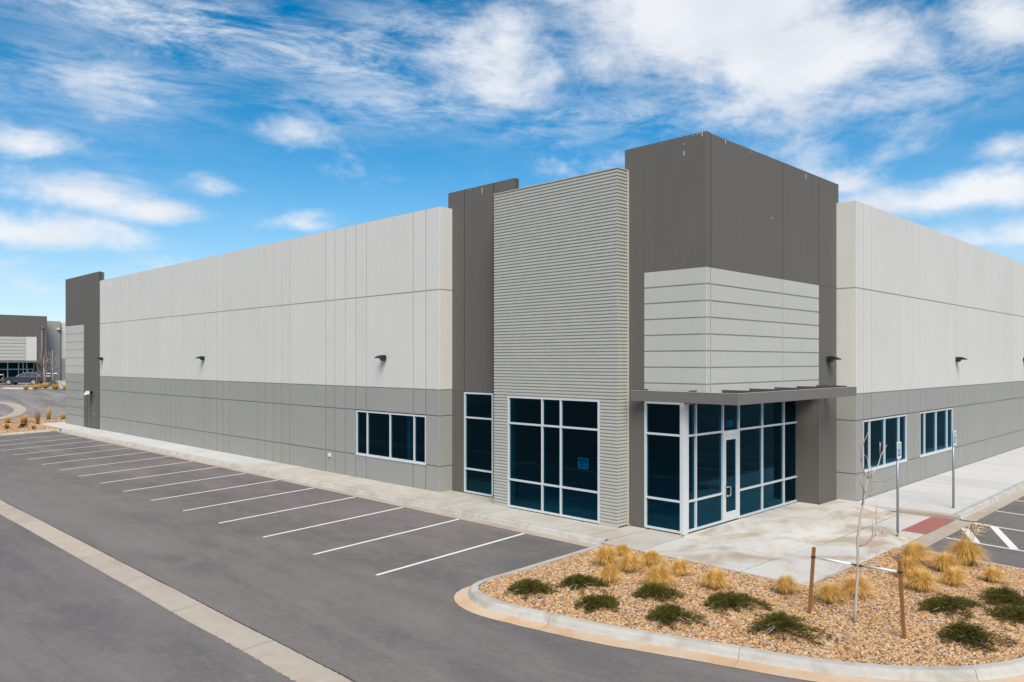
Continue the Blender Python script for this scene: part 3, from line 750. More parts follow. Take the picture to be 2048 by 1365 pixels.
# suite number on the transom
def text_mesh(s, size, depth=.002, bold=False):
    cu = bpy.data.curves.new('t', 'FONT'); cu.body = s; cu.size = size; cu.extrude = depth; cu.align_x = 'CENTER'; cu.align_y = 'CENTER'; cu.resolution_u = 3
    if bold: cu.offset = size * .02
    o = bpy.data.objects.new('t', cu); C.objects.link(o); bpy.context.view_layer.update()
    me = bpy.data.meshes.new_from_object(o.evaluated_get(bpy.context.evaluated_depsgraph_get())); bpy.data.objects.remove(o)
    return me
def text(s, size, loc, rz, mat, name, parent, bold=False):
    me = text_mesh(s, size, bold=bold); me.transform(Matrix.Rotation(rad(90), 4, 'X')); me.materials.clear(); me.materials.append(mat)
    return link(name, me, loc, parent, rz)
text('100', .30, (20.53, YG + .065, 2.97), 0, MAT['decal'], 'suite_number', tr_, True)
# ---- canopy
def canopy():
    z0, z1, yc, xc, xe, ye = 3.705, 3.99, 9.55, 17.60, 25.20, 12.80
    m = MB(); t = .05
    m.box(xc, yc, z0, xe, yc + t, z1); m.box(xc, yc + t, z0, xc + t, ye, z1); m.box(xe - t, yc + t, z0, xe, 10.615, z1)
    for a in (z0, z1 - .016):       # channel flanges
        m.box(xc + t, yc + t, a + .001, xe - t, yc + .12, a + .015)
    cn = m.build('canopy', MAT['canopy'], wh)
    m = MB(); m.box(xc - .006, yc - .006, z1 + .001, xe + .006, yc + .055, z1 + .008); m.box(xc - .006, yc + .055, z1 + .001, xc + .055, ye, z1 + .008); m.build('top_trim', MAT['trimm'], cn)
    for x in (18.75, 20.26, 21.79, 23.27, 24.70):
        m = MB(); m.box(x - .04, yc + .125, 3.80, x + .04, 10.615, 4.03); m.build('rafter', MAT['rafter'], cn)
    for y in (10.95, 12.49):
        m = MB(); m.box(xc + .06, y - .04, 3.80, 17.925, y + .04, 4.03); m.build('rafter', MAT['rafter'], cn)
canopy()
# ---- hull behind the facades: roof, floor, rear walls
m = MB()
m.box(17.96, 21.45, 9.5, 18.55, 57.2, 9.7); m.box(18.55, 10.9, 9.5, 76, 64.6, 9.7); m.box(26.5, 10.25, 9.5, 76, 10.9, 9.7); m.box(18.2, 10.88, 10.1, 26.4, 13.2, 10.2); m.box(18.3, 13.2, 9.7, 18.52, 18.02, 9.9)
m.build('roof', MAT['roof'], wh)
m = MB(); m.box(17.96, 21.5, .02, 76, 64.4, .12); m.box(18.56, 11.5, .02, 76, 21.5, .12); m.box(26.6, 10.25, .02, 76, 11.5, .12); m.box(17.55, 13.25, .02, 18.56, 18.0, .12); m.box(18.02, 11.46, .02, 18.56, 13.25, .121)
m.build('floor', MAT['infloor'], wh)
m = MB(); m.box(75.8, 9.99, .0, 76, 64.6, 10.1); m.box(17.9, 64.4, 0, 75.8, 64.62, 10.1); m.box(18.6, 24, .12, 18.8, 24.2, 9.5)
m.build('rear_wall', MAT['beige'], wh)
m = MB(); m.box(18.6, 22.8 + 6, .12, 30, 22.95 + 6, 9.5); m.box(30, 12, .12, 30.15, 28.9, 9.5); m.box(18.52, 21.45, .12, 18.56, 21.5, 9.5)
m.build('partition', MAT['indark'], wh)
m = MB(); m.box(17.86, 57.2, .1, 18.0, 57.4, 10.9); m.box(17.86, 64.45, .1, 19.5, 64.64, 10.9); m.build('tower_return', MAT['dark'], wh)
# ---- paint chips along the dark parapets
m = MB()
for (yy_, z, h_) in ((11.3, 10.60, .02), (11.3, 10.30, .12), (10.75, 10.70, .10), (10.9, 10.77, .03), (12.0, 10.74, .02), (10.82, 10.78, .02), (11.02, 10.76, .02)):
    m.box(17.925, yy_ - .008, z, 17.932, yy_ + .008, z + h_)
for (xx, z, h_) in ((18.9, 10.68, .10), (23.9, 10.55, .16), (21.6, 9.0, .05), (20.3, 10.7, .03)): m.box(xx - .008, 10.615, z, xx + .008, 10.622, z + h_)
for (yy_, z, h_) in ((19.6, 10.6, .2), (19.9, 10.84, .02), (20.2, 10.83, .02)): m.box(18.294, yy_ - .008, z, 18.302, yy_ + .008, z + h_)
m.build('spalled_spots', MAT['chip'], wh)
m = MB()          # faded address plate: rows of small white strokes
for r_ in range(4):
    for k in range(3): m.box(17.712, 54.86 + k * .25, 9.74 + r_ * .11, 17.7185, 54.86 + k * .25 + (.19 if (r_ + k) % 3 else .12), 9.74 + r_ * .11 + .05)
m.build('address_number', MAT['white'], wh)
# ---- wall lamps (things of their own)
def lamp_parts(root):
    # local frame: wall plane at y=0, out of the wall = -y
    m = MB(); m.tube([(0, 0, 0), (0, -.05, 0)], [.10, .10], 16); m.prism([(-.10, -.045, -.11), (.10, -.045, -.11), (.10, -.045, .09), (-.10, -.045, .09)], (0, -.08, 0))
    a = m.mesh('mounting_box', MAT['black']); o = link('mounting_box', a, (0, 0, 0)); o.parent = root
    m = MB(); prof = [(-.05, -.10), (-.05, .105), (-.16, .11), (-.26, .088), (-.35, .05), (-.42, .012), (-.415, -.005), (-.28, -.005), (-.20, -.02), (-.13, -.10)]
    m.prism([(-.115, y_, z_) for y_, z_ in prof], (.23, 0, 0)); me = m.mesh('visor', MAT['black'])
    o = link('visor', me, (0, 0, 0)); o.parent = root
    m = MB(); m.box(-.09, -.40, -.018, .09, -.22, -.007); o = link('lens', m.mesh('lens', MAT['lens']), (0, 0, 0)); o.parent = root
lg = 'black visor lamps along the warehouse walls'
L0 = thing('wall_lamp', (17.72, 24.45, 4.93), 'black visor lamp above the four-pane window, nearest on the left wing', 'wall lamp', lg, rad(-90))
lamp_parts(L0)
for loc, rz, lab in [((17.72, 40.66, 4.96), -90, 'black visor lamp half way along the pale left wing wall'),
                     ((17.72, 56.6, 4.96), -90, 'tiny black visor lamp at the far end of the left wing'),
                     ((25.55, 10.62, 4.86), 0, 'black visor lamp on the dark column above the right end of the canopy'),
                     ((37.45, 9.97, 4.88), 0, 'black visor lamp on the pale right wing above the farther window'),
                     ((49.9, 9.97, 4.90), 0, 'black visor lamp on the right wing at the right photo edge')]:
    r_ = L0.copy(); C.objects.link(r_); r_.location = loc; r_.rotation_euler = (0, 0, rad(rz)); r_['label'] = lab
    for ch in list(L0.children): c_ = ch.copy(); C.objects.link(c_); c_.parent = r_
t_ = thing('flood_light', (17.65, 58.6, 2.62), 'small black and white flood light over the far service door', 'flood light', None, rad(-90))
m = MB(); m.box(-.16, -.20, -.10, .16, 0, .10); o = link('housing', m.mesh('housing', MAT['black']), (0, 0, 0)); o.parent = t_
m = MB(); m.prism([(-.17, -.48, -.14), (-.17, -.20, -.10), (-.17, -.20, .12), (-.17, -.32, .12)], (.34, 0, 0)); o = link('diffuser', m.mesh('diffuser', MAT['lens']), (0, 0, 0)); o.parent = t_
t_ = thing('outlet_box', (17.72, 28.34, .79), 'small pale outlet box low on the grey base of the left wing', 'outlet box', None, rad(-90))
m = MB(); m.box(-.08, -.05, 0, .08, 0, .15); o = link('cover', m.mesh('cover', MAT['box']), (0, 0, 0)); o.parent = t_
m = MB(); m.box(-.05, -.075, .03, .05, -.05, .12); o = link('flap', m.mesh('flap', MAT['box']), (0, 0, 0)); o.parent = t_
# ---- notice behind the big window
nt = thing('window_notice', (17.50, 14.43, 1.66), 'blue looking paper notice stuck inside the large bay window', 'notice')
m = MB(); m.box(17.50, 14.23, 1.66, 17.504, 14.63, 1.98); m.build('sheet', MAT['paper'], nt)
m = MB(); m.box(17.494, 14.26, 1.87, 17.4985, 14.60, 1.95); m.build('header_bar', MAT['ink'], nt)
m = MB(); m.box(17.490, 14.29, 1.905, 17.493, 14.57, 1.925); m.build('header_stroke', MAT['paper'], nt)
m = MB(); m.box(17.496, 14.27, 1.80, 17.4985, 14.33, 1.84); m.box(17.496, 14.40, 1.80, 17.4985, 14.56, 1.83); m.box(17.496, 14.30, 1.72, 17.4985, 14.56, 1.75); m.build('text_lines', MAT['ink'], nt)

# ================================================================== accessible parking signs
def sign(loc, label):
    x, y, z = loc; t_ = thing('parking_sign', loc, label, 'sign', 'accessible parking signs on posts')
    m = MB(); m.tube([(x, y, z), (x, y, 2.60)], .034, 10); m.build('post', MAT['galv'], t_)
    m = MB(); m.tube([(x, y, z), (x, y, z + .02)], .06, 12); m.build('base_collar', MAT['galv'], t_)
    yp = y - .045
    m = MB(); r = .03; w_, h_, z0 = .31, .46, 2.14; pts = []
    for cx, cz, a0 in ((x + w_ / 2 - r, z0 + r, -90), (x + w_ / 2 - r, z0 + h_ - r, 0), (x - w_ / 2 + r, z0 + h_ - r, 90), (x - w_ / 2 + r, z0 + r, 180)):
        for k in range(5): a = rad(a0 + 90 * k / 4); pts.append((cx + r * math.cos(a), yp, cz + r * math.sin(a)))
    m.prism(pts, (0, .004, 0)); pl = m.build('sign_plate', MAT['signw'], t_, True)
    m = MB(); m.box(x - w_ / 2 + .02, yp - .002, z0 + .30, x + w_ / 2 - .02, yp - .0005, z0 + h_ - .018); m.build('green_field', MAT['paleg'], pl)
    text('RESERVED', .050, (x, yp - .003, z0 + .40), 0, MAT['signg'], 'lettering', pl)
    text('PARKING', .050, (x, yp - .003, z0 + .335), 0, MAT['signg'], 'lettering', pl)
    m = MB(); m.box(x - .095, yp - .002, z0 + .075, x + .095, yp - .0005, z0 + .28); m.build('blue_square', MAT['signb'], pl)
    m = MB(); cx, cz = x, z0 + .18      # wheelchair symbol
    m.cyl((cx - .012, yp - .003, cz + .068), (0, 1, 0), .013, .002, 12)
    R = []
    for k in range(15): a = rad(120 + 270 * k / 14); R.append((cx - .002 + .042 * math.cos(a), yp - .003, cz - .028 + .042 * math.sin(a)))
    m.tube(R, .0042, 4); m.tube([(cx - .012, yp - .003, cz + .05), (cx - .006, yp - .003, cz - .005), (cx + .034, yp - .003, cz - .008), (cx + .05, yp - .003, cz - .055), (cx + .065, yp - .003, cz - .05)], .005, 4)
    m.tube([(cx - .01, yp - .003, cz + .028), (cx + .03, yp - .003, cz + .026)], .006, 4)
    m.build('wheelchair_symbol', MAT['signw'], pl)
    for dz in (.06, .40):
        m = MB(); m.cyl((x, yp - .004, z0 + dz * .95), (0, 1, 0), .008, .01, 8); m.build('bolt', MAT['galv'], t_)
sign((22.42, 7.40, zpl(22.42, 7.4)), 'blue and white accessible parking sign on the post left of the red tactile ramp')
sign((27.25, 7.33, .15), 'blue and white accessible parking sign on the raised walkway right of the red tactile ramp')

# ================================================================== planting
def tuft_mesh(rng, R, H, n, droop=1.0, lean=(0, 0), flat_=0):
    m = MB()
    for k in range(n):
        a = rng.uniform(0, 2 * math.pi); sp = rng.random() ** .7
        d = Vector((math.cos(a), math.sin(a), 0)); b0 = d * (R * .22 * rng.random()); L = rng.uniform(.75, 1.12)
        reach = R * sp * L; hh = H * L * (1 - .42 * sp ** 2)
        wd = rng.uniform(.0028, .0055) * (1 + .6 * flat_); side = Vector((-d.y, d.x, 0)) * wd
        tone = rng.random(); pts = []
        for i, t in enumerate((0, .35, .68, 1)):
            out = reach * t ** 1.5; z = hh * (1 - (1 - t) ** 1.9) - droop * H * .35 * sp * t ** 4
            q = b0 + d * out + Vector((lean[0] * t * t, lean[1] * t * t, max(z, .01 * t))) + Vector((rng.uniform(-1, 1), rng.uniform(-1, 1), 0)) * .018 * t
            pts.append((q, t))
        i0 = len(m.v)
        for q, t in pts:
            wf = 1 - .85 * t
            m.v += [tuple(q - side * wf), tuple(q + side * wf)]; m.a += [t, t]; m.tn += [tone, tone]
        for i in range(3): m.face((i0 + 2 * i, i0 + 2 * i + 1, i0 + 2 * i + 3, i0 + 2 * i + 2))
    return m
def plume_mesh(rng, n, H, spread, lean):
    m = MB()
    for k in range(n):
        a = rng.uniform(0, 6.28); d = Vector((math.cos(a), math.sin(a), 0)); h_ = H * rng.uniform(.75, 1.05); sp = spread * rng.uniform(.2, 1)
        tone = rng.random()
        base_ = d * .05; top = base_ + d * sp + Vector((lean[0], lean[1], h_)); mid = base_ + d * sp * .35 + Vector((lean[0] * .3, lean[1] * .3, h_ * .62)); tip = top + (d * .12 + Vector((lean[0] * .5, lean[1] * .5, -.02)))
        i0 = len(m.v); m.tube([base_, mid, top], [.003, .0025, .002], 3, cap=False)
        m.tube([top + (mid - top) * .25, top, tip], [.003, .011, .002], 4, cap=False)
        m.a += [1.0] * (len(m.v) - i0); m.tn += [tone] * (len(m.v) - i0)
    return m
rng = random.Random(11)
gl_ = 'straw coloured grass clumps in the corner planter'
tufts = [((14.29, 11.10), .40, .42, 'tall dry grass clump nearest the sharp left corner by the walkway, beside the plaza'),
         ((15.11, 11.26), .30, .30, 'loose dry grass clump at the very back corner of the planter against the walkway'),
         ((14.19, 10.37), .40, .40, 'rounded straw grass clump in front of the loose back corner clumps'),
         ((13.31, 10.26), .34, .40, 'orange straw grass clump right behind the wide left-hand juniper'),
         ((14.93, 10.31), .36, .34, 'drooping dry grass clump close to the plaza edge, third along from the walkway'),
         ((13.76, 9.35), .44, .44, 'large domed grass clump directly behind a low juniper in the planter middle'),
         ((14.65, 9.36), .33, .36, 'compact golden grass clump near the plaza edge, right of the large domed clump'),
         ((14.35, 8.33), .36, .40, 'golden grass clump standing alone mid planter, left of the plaza corner'),
         ((14.97, 7.10), .32, .38, 'golden grass clump at the sharp plaza corner, left of the left stake'),
         ((15.05, 6.23), .38, .36, 'golden grass clump between the left stake and the bare tree'),
         ((15.77, 5.99), .42, .38, 'wide golden grass clump directly behind the bare tree trunk'),
         ((19.49, 6.16), .50, .48, 'broad windblown grass clump with long stems at the back corner near the ramp'),
         ((18.09, 5.77), .42, .42, 'golden grass clump just behind the top of the right stake'),
         ((17.10, 5.21), .42, .42, 'golden grass clump right of the right stake'),
         ((19.31, 5.39), .40, .42, 'leaning golden grass clump behind another, midway to the parking edge'),
         ((18.13, 4.89), .34, .36, 'small golden grass clump in front of the leaning one'),
         ((19.23, 4.41), .32, .32, 'small round golden grass clump alone near the right parking edge'),
         ((20.42, 5.23), .52, .62, 'tallest grass clump with feathery seed plumes at the parking edge')]
for (x, y), R, H, lab in tufts:
    big = 'plumes' in lab; wind = 'windblown' in lab
    lean = (-.10, -.05) if not wind else (.28, -.22)
    t_ = thing('grass_clump', (x, y, zbed(x, y)), lab, 'grass clump', gl_)
    o = link('blades', tuft_mesh(rng, R * rng.uniform(.98, 1.18), H * 1.08, int(1300 * (R / .38) ** 1.3), 1.0, (rng.uniform(-.05, .05) + (.05 if not wind else .18), rng.uniform(-.08, .02) - (0 if not wind else .14))).mesh('blades', MAT['straw']), (0, 0, 0)); o.parent = t_
    if big or wind:
        o = link('seed_heads', plume_mesh(rng, 26 if big else 16, 1.0 if big else .62, .22, (.12, -.10) if big else (.20, .10)).mesh('seed_heads', MAT['seed']), (0, 0, 0)); o.parent = t_
def juniper(rng, R, H, lean, n=34):
    m = MB()
    for b in range(n):
        a = rng.uniform(0, 6.28); L = R * rng.uniform(.35, 1.0) * (1 + .55 * max(0, math.cos(a - lean)))
        h_ = 1.25 * H * rng.uniform(.45, 1.0) * (1 - .45 * L / (R * 1.5)); d = Vector((math.cos(a), math.sin(a), 0))
        K = int(40 + 75 * L)
        for k in range(K):
            t = ((k + rng.random()) / K) ** .8
            c = d * (L * t) + Vector((0, 0, h_ * (1 - (2 * t - .85) ** 2 * .9) * .8 + .02)) + Vector((rng.gauss(0, .035), rng.gauss(0, .035), rng.gauss(0, .02)))
            c.z = max(c.z, .015)
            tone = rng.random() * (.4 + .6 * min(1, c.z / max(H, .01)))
            for q in range(4):
                dd = (d * rng.uniform(.2, 1.2) + Vector((rng.uniform(-.9, .9), rng.uniform(-.9, .9), rng.uniform(-.1, .9)))).normalized(); ln = rng.uniform(.035, .085)
                sd2 = dd.cross(Vector((rng.uniform(-1, 1), rng.uniform(-1, 1), rng.uniform(-1, 1)))).normalized() * rng.uniform(.0025, .0055)
                i0 = len(m.v); m.v += [tuple(c - sd2), tuple(c + sd2), tuple(c + dd * ln)]; m.a += [t, t, min(1, t + .2)]; m.tn += [tone] * 3; m.face((i0, i0 + 1, i0 + 2))
    return m
jl = 'low dark green junipers in the corner planter'
jun = [((11.68, 11.05), .52, .30, -40, 'low dark juniper at the rounded left tip of the planter'),
       ((12.66, 10.52), .50, .26, -60, 'spreading juniper with an arm reaching to the orange grass clump'),
       ((11.91, 9.52), .42, .28, -30, 'compact juniper in the left part nearest the kerb, below the spreading one'),
       ((13.20, 9.02), .48, .24, -50, 'low juniper in front of the large domed grass clump'),
       ((12.24, 7.96), .48, .32, -40, 'rounded juniper near the front kerb, left of the large wide juniper'),
       ((13.64, 7.55), .55, .30, -40, 'dark juniper in the planter middle below the lone grass clump'),
       ((13.07, 6.28), .66, .30, -45, 'widest juniper at the front, left of the bare tree base'),
       ((16.06, 4.38), .60, .28, -60, 'slanting juniper right of the right stake'),
       ((14.62, 3.68), .50, .36, -30, 'upright bushy juniper near the front kerb at lower right'),
       ((17.56, 3.81), .52, .28, 200, 'dark juniper at the right edge, behind the slanting one'),
       ((16.41, 3.33), .52, .24, -60, 'juniper cut off by the right edge of the photo')]
for (x, y), R, H, ln, lab in jun:
    t_ = thing('juniper_shrub', (x, y, zbed(x, y)), lab, 'shrub', jl)
    o = link('foliage', juniper(rng, R, H, rad(ln)).mesh('foliage', MAT['juniper']), (0, 0, 0)); o.parent = t_
    m = MB()
    for k in range(6):
        a = rng.uniform(0, 6.28); L = R * rng.uniform(.4, .8); m.tube([(0, 0, 0), (math.cos(a) * L * .5, math.sin(a) * L * .5, H * .45), (math.cos(a) * L, math.sin(a) * L, H * .35)], [.012, .008, .004], 4)
    o = link('stems', m.mesh('stems', MAT['bark']), (0, 0, 0)); o.parent = t_
# small weed by the metal bay
t_ = thing('weed', (17.75, 12.95, .15), 'tiny dry weed growing at the foot of the ribbed metal bay', 'weed')
o = link('blades', tuft_mesh(rng, .08, .10, 26).mesh('blades', MAT['seed']), (0, 0, 0)); o.parent = t_
# ------------------------------------------------------------------ bare young tree
TX, TY = 14.29, 5.45
RV = Vector((math.sin(rad(YAW)), -math.cos(rad(YAW)), 0)); FV = Vector((math.cos(rad(YAW)), math.sin(rad(YAW)), 0))
def tree():
    z0 = zbed(TX, TY); k = .00903; tr = thing('young_tree', (TX, TY, z0 - .02), 'thin bare young tree held by white straps between two wooden stakes', 'tree')
    B = Vector((TX, TY, 0))
    def P(zx, zy, dep=0):   # traced crown outline: across, height, and its own depth
        px, py = 1690 + zx / 5.25, 840 + zy / 5.25
        return B + RV * ((px - 1708.8) * k) + Vector((0, 0, z0 + (1243.6 - py) * k)) + FV * dep
    def T(px, py): return B + RV * ((px - 1708.8) * k) + Vector((0, 0, z0 + (1243.6 - py) * k))
    m = MB(); m.tube([T(1708.8, 1248), T(1710.5, 1215), T(1713, 1170), T(1716, 1131), T(1715.9, 1100), T(1714.8, 1074), P(150, 1110), P(165, 1000, .02), P(193, 900, .03), P(215, 800, .05), P(245, 640, .06), P(262, 600, .06)],
                     [.034, .031, .029, .027, .026, .025, .023, .021, .02, .014, .012, .011], 8); m.build('trunk', MAT['bark'], tr)
    def br(pts, r0, r1, dep0, dep1, mat='bark'):
        n = len(pts); Q = [P(x, y_, dep0 + (dep1 - dep0) * i / (n - 1) + .015 * math.sin(i * 2.3 + x)) for i, (x, y_) in enumerate(pts)]
        m = MB(); m.tube(Q, [1.45 * (r0 + (r1 - r0) * i / (n - 1)) for i in range(n)], 5); m.build('branch', MAT[mat], tr)
    br([(262, 600), (225, 555), (200, 520), (172, 460), (157, 410), (155, 350), (160, 270), (166, 200), (200, 100)], .010, .003, .06, -.15)
    br([(255, 640), (300, 560), (370, 525), (420, 460), (460, 375), (520, 310), (572, 270)], .010, .003, .06, .45)
    br([(460, 375), (465, 310), (477, 240)], .005, .003, .33, .38, 'twig'); br([(458, 360), (450, 300), (442, 230)], .005, .003, .33, .28, 'twig'); br([(480, 360), (530, 372), (580, 345)], .004, .002, .35, .55, 'twig')
    br([(190, 890), (182, 800), (165, 715), (130, 660), (92, 620), (78, 550)], .010, .004, .03, -.35); br([(92, 620), (60, 585)], .003, .002, -.33, -.36, 'twig'); br([(165, 715), (125, 690)], .003, .002, -.2, -.3, 'twig')
    br([(238, 775), (300, 768), (370, 745), (410, 690), (450, 630)], .008, .003, .05, .25, 'twig')
    br([(252, 625), (320, 622), (385, 618), (430, 580), (462, 508)], .007, .003, .06, -.25, 'twig')
    br([(285, 600), (284, 530), (281, 462)], .005, .003, .07, .0, 'twig'); br([(206, 830), (204, 700), (202, 555)], .006, .003, .05, .12, 'twig')
    br([(236, 740), (200, 738), (165, 733)], .005, .003, .05, -.1, 'twig'); br([(283, 795), (282, 700), (284, 640)], .004, .003, .1, .1, 'twig')
    br([(157, 410), (130, 240), (98, 175)], .004, .002, -.06, -.2, 'twig'); br([(262, 600), (262, 400), (250, 370), (198, 325)], .005, .002, .06, .15, 'twig'); br([(166, 230), (160, 160), (185, 130)], .004, .002, -.1, -.05, 'twig')
    br([(140, 1312), (185, 1285), (250, 1215), (257, 1165), (242, 1100), (236, 1010)], .011, .003, .0, -.2, 'twig'); br([(255, 1190), (300, 1175), (350, 1150), (398, 1108)], .006, .003, -.1, -.15, 'twig')
    br([(350, 1152), (346, 1090)], .004, .002, -.14, -.16, 'twig'); br([(286, 1178), (284, 1130), (280, 1055)], .004, .002, -.12, -.1, 'twig')
    br([(170, 1300), (240, 1288), (300, 1255), (350, 1225), (365, 1160), (400, 1110), (408, 1085)], .008, .003, .0, .3, 'twig')
    br([(400, 1110), (410, 1010), (425, 950), (422, 880)], .004, .002, .28, .4, 'twig'); br([(420, 1010), (445, 940), (468, 850)], .004, .002, .34, .45, 'twig')
tree()
def stake(x, y, top, lab):
    z = zbed(x, y); t_ = thing('wooden_stake', (x, y, z - .03), lab, 'stake', 'wooden stakes beside the bare tree'); a = .026; h_ = top[2] - z + .03
    m = MB(); d = Vector((top[0] - x, top[1] - y, h_))
    m.prism([(-a, -a, 0), (a, -a, 0), (a, a, 0), (-a, a, 0)], d); o = link('post', m.mesh('post', MAT['wood']), (0, 0, 0)); o.parent = t_
    m = MB(); q = d * .86; m.box(q.x - .032, q.y - .032, q.z - .02, q.x + .032, q.y + .032, q.z + .02)
    o = link('tie_band', m.mesh('tie_band', MAT['strap']), (0, 0, 0)); o.parent = t_
    return Vector((x, y, z - .03)) + q
sL = stake(14.24, 6.26, (14.30, 6.20, 1.31), 'left wooden stake standing in front of the plaza corner')
sR = stake(14.08, 4.54, (14.03, 4.60, 1.40), 'right wooden stake, slightly leaning, in front of the grass clumps')
hub = Vector((TX + .045, TY - .045, 1.11))
for end, a, b, lab in ((sL, .16, .80, 'white guy strap sleeve on the left side of the bare tree'), (sR, .16, .97, 'white guy strap sleeve from the bare tree to the right stake')):
    t_ = thing('guy_strap', hub.lerp(end, .5), lab, 'guy strap', 'white guy strap sleeves on the bare tree')
    m = MB(); p, q = hub.lerp(end, a), hub.lerp(end, b if b < .9 else .95); m.tube([p, q], .023, 8); m.build('sleeve', MAT['white'], t_)
    m = MB(); m.tube([hub, end], .0018, 4); m.build('wire', MAT['wire'], t_)
    m = MB(); m.tube([hub - (end - hub).normalized() * .02, hub.lerp(end, .09), hub.lerp(end, .17)], [.022, .016, .006], 6); m.build('tree_band', MAT['strap'], t_)

# ================================================================== bed at the far left end of the stalls
bedP = [V2(9.0, 59.95), V2(12.4, 59.95), V2(15.9, 59.85), V2(16.1, 60.2), V2(16.1, 66.3), V2(19.4, 66.3), V2(19.4, 69.3), V2(16.5, 70.6), V2(14.2, 69.5), V2(12.8, 67), V2(9, 66)]
fb = struct(bed('far_gravel_bed', bedP, lambda x, y: zg(x, y) + .12, MAT['soil'], .6))
gravel(fb, 160, .02, .07, 9, 'tan gravel in the far left bed at the end of the stalls')
kF = struct(link('far_bed_kerb', None, (12, 59.8, 0)))
sweep_kerb(kF, [V2(9.0, 59.72), V2(12.4, 59.72), V2(15.92, 59.6)], 1, lambda s: .0, 3.3)
sweep_kerb(kF, catmull([V2(9, 66.2), V2(12.7, 67.2), V2(14.1, 69.7), V2(16.5, 70.8), V2(19.4, 69.5)], 4), -1, lambda s: .3, 3.3)
fg = 'dry grass clumps in the far left bed'
for (x, y), R, H, lab, mt in [((14.7, 68.2), .45, .55, 'far grass clump standing at the bed edge near the left photo border', 'straw'), ((15.62, 67.57), .75, .75, 'wide far grass clump left of the reddish shrub', 'straw'),
                              ((17.68, 69.2), .5, 1.2, 'tall far grass clump with upright plumes left of the end tower', 'straw'), ((18.68, 68.9), .55, .6, 'far grass clump closest to the pale end tower', 'straw'),
                              ((16.0, 65.4), .45, 1.35, 'reddish upright shrub at the end of the walkway in the far bed', 'reddish'),
                              ((12.9, 63.6), .30, .30, 'tiny brown grass clump at far left in the bed front', 'straw'), ((14.77, 61.4), .28, .28, 'tiny brown grass clump nearest the far bed kerb', 'reddish'), ((13.6, 63.3), .35, .42, 'dark reddish stubby clump left in the far bed', 'reddish')]:
    t_ = thing('dry_shrub' if mt == 'reddish' else 'grass_clump', (x, y, zg(x, y) + .12), lab, 'shrub' if mt == 'reddish' else 'grass clump', fg if mt == 'straw' else None)
    o = link('blades', tuft_mesh(rng, R * 1.2, H * (1 if H < 1 else .9), 300 if H < 1 else 150, .8 if H < 1 else .0, (0, 0), .8).mesh('blades', MAT[mt]), (0, 0, 0)); o.parent = t_
t_ = thing('grey_shrub', (14.6, 63.2, zg(14.6, 63.2) + .12), 'small dark grey rounded shrub in the middle of the far bed', 'shrub')
o = link('foliage', juniper(rng, .35, .42, 0, 18).mesh('foliage', MAT['juniper']), (0, 0, 0)); o.parent = t_
# curved concrete gutter beyond the bed
arc = catmull([V2(8, 83.5), V2(13, 83.6), V2(16.9, 81.2), V2(17.6, 78.2), V2(16.9, 74.9), V2(15.0, 72.3), V2(11, 71), V2(6, 70.5)], 8)
m = MB()
for i in range(len(arc)):
    d = (arc[min(i + 1, len(arc) - 1)] - arc[max(i - 1, 0)]).normalized(); n = V2(d.y, -d.x)
    for s_ in (-.45, .45): q = arc[i] + n * s_; m.v.append((q.x, q.y, zg(q.x, q.y) + .02))
for i in range(len(arc) - 1): m.face((2 * i, 2 * i + 1, 2 * i + 3, 2 * i + 2))
o = struct(m.build('curved_gutter', MAT['pan'], None, True))

# ================================================================== far building
ZF = 1.75; YF = 126.6
fbld = thing('far_warehouse', (26, YF, ZF), 'far dark brown-grey warehouse with a pale panel over its storefront, at the left edge', 'warehouse')
def fx(px, yv=YF):
    u = (px - 1024) / 1548; dx = math.cos(rad(YAW)) + u * math.sin(rad(YAW)); dy = math.sin(rad(YAW)) - u * math.cos(rad(YAW)); return dx / dy * yv
def fz(px, py, yv=YF):
    u = (px - 1024) / 1548; dy = math.sin(rad(YAW)) - u * math.cos(rad(YAW)); return CAM_H + (723 - py) / 1548 * yv / dy
xr_, xl_ = fx(94), fx(-120)
zt = fz(94, 633); zc = fz(50, 725); zp1 = fz(50, 674)
m = MB(); m.box(xl_, YF, zp1, xr_, YF + 6, zt); m.box(fx(73), YF, ZF - .2, xr_, YF + 6, zp1); m.box(xl_, YF + 1.2, ZF, fx(73), YF + 6, zp1)
fw_ = m.build('wall', MAT['dark'], fbld)
rows = 7
for i in range(rows):
    za, zb = zc + .25 + (zp1 - zc - .25) * i / rows, zc + .25 + (zp1 - zc - .25) * (i + 1) / rows
    m = MB(); m.box(xl_, YF - .06, za + .025, fx(52) - .02, YF + .4, zb - .025); m.build('wall_panel', MAT['beige'], fw_)
m = MB(); m.box(fx(52), YF - .08, zc + .25, fx(73), YF + .4, zp1); m.build('wall_panel', MAT['light'], fw_)
m = MB(); m.box(xl_, YF - 1.0, zc - .05, fx(74), YF, zc + .24); m.build('canopy', MAT['canopy'], fbld)
m = MB(); zb_ = fz(50, 739)
def bar(x0, x1, z0, z1): m.box(x0, YF + .9, z0, x1, YF + 1.0, z1)
for px in (-40, -10, 18.5, 40.5, 49.8, 57, 71): bar(fx(px) - .05, fx(px) + .05, ZF, zc - .05)
bar(xl_, fx(71), zb_ - .05, zb_ + .05); bar(xl_, fx(56.5), fz(10, 761) - .05, fz(10, 761) + .05); bar(fx(57), fx(60), ZF, zb_); bar(fx(68), fx(71), ZF, zb_)
wf = m.build('window', MAT['alu'], fbld)
cx = [xl_, fx(-40), fx(-10), fx(18.5), fx(40.5), fx(49.8), fx(57), fx(71)]
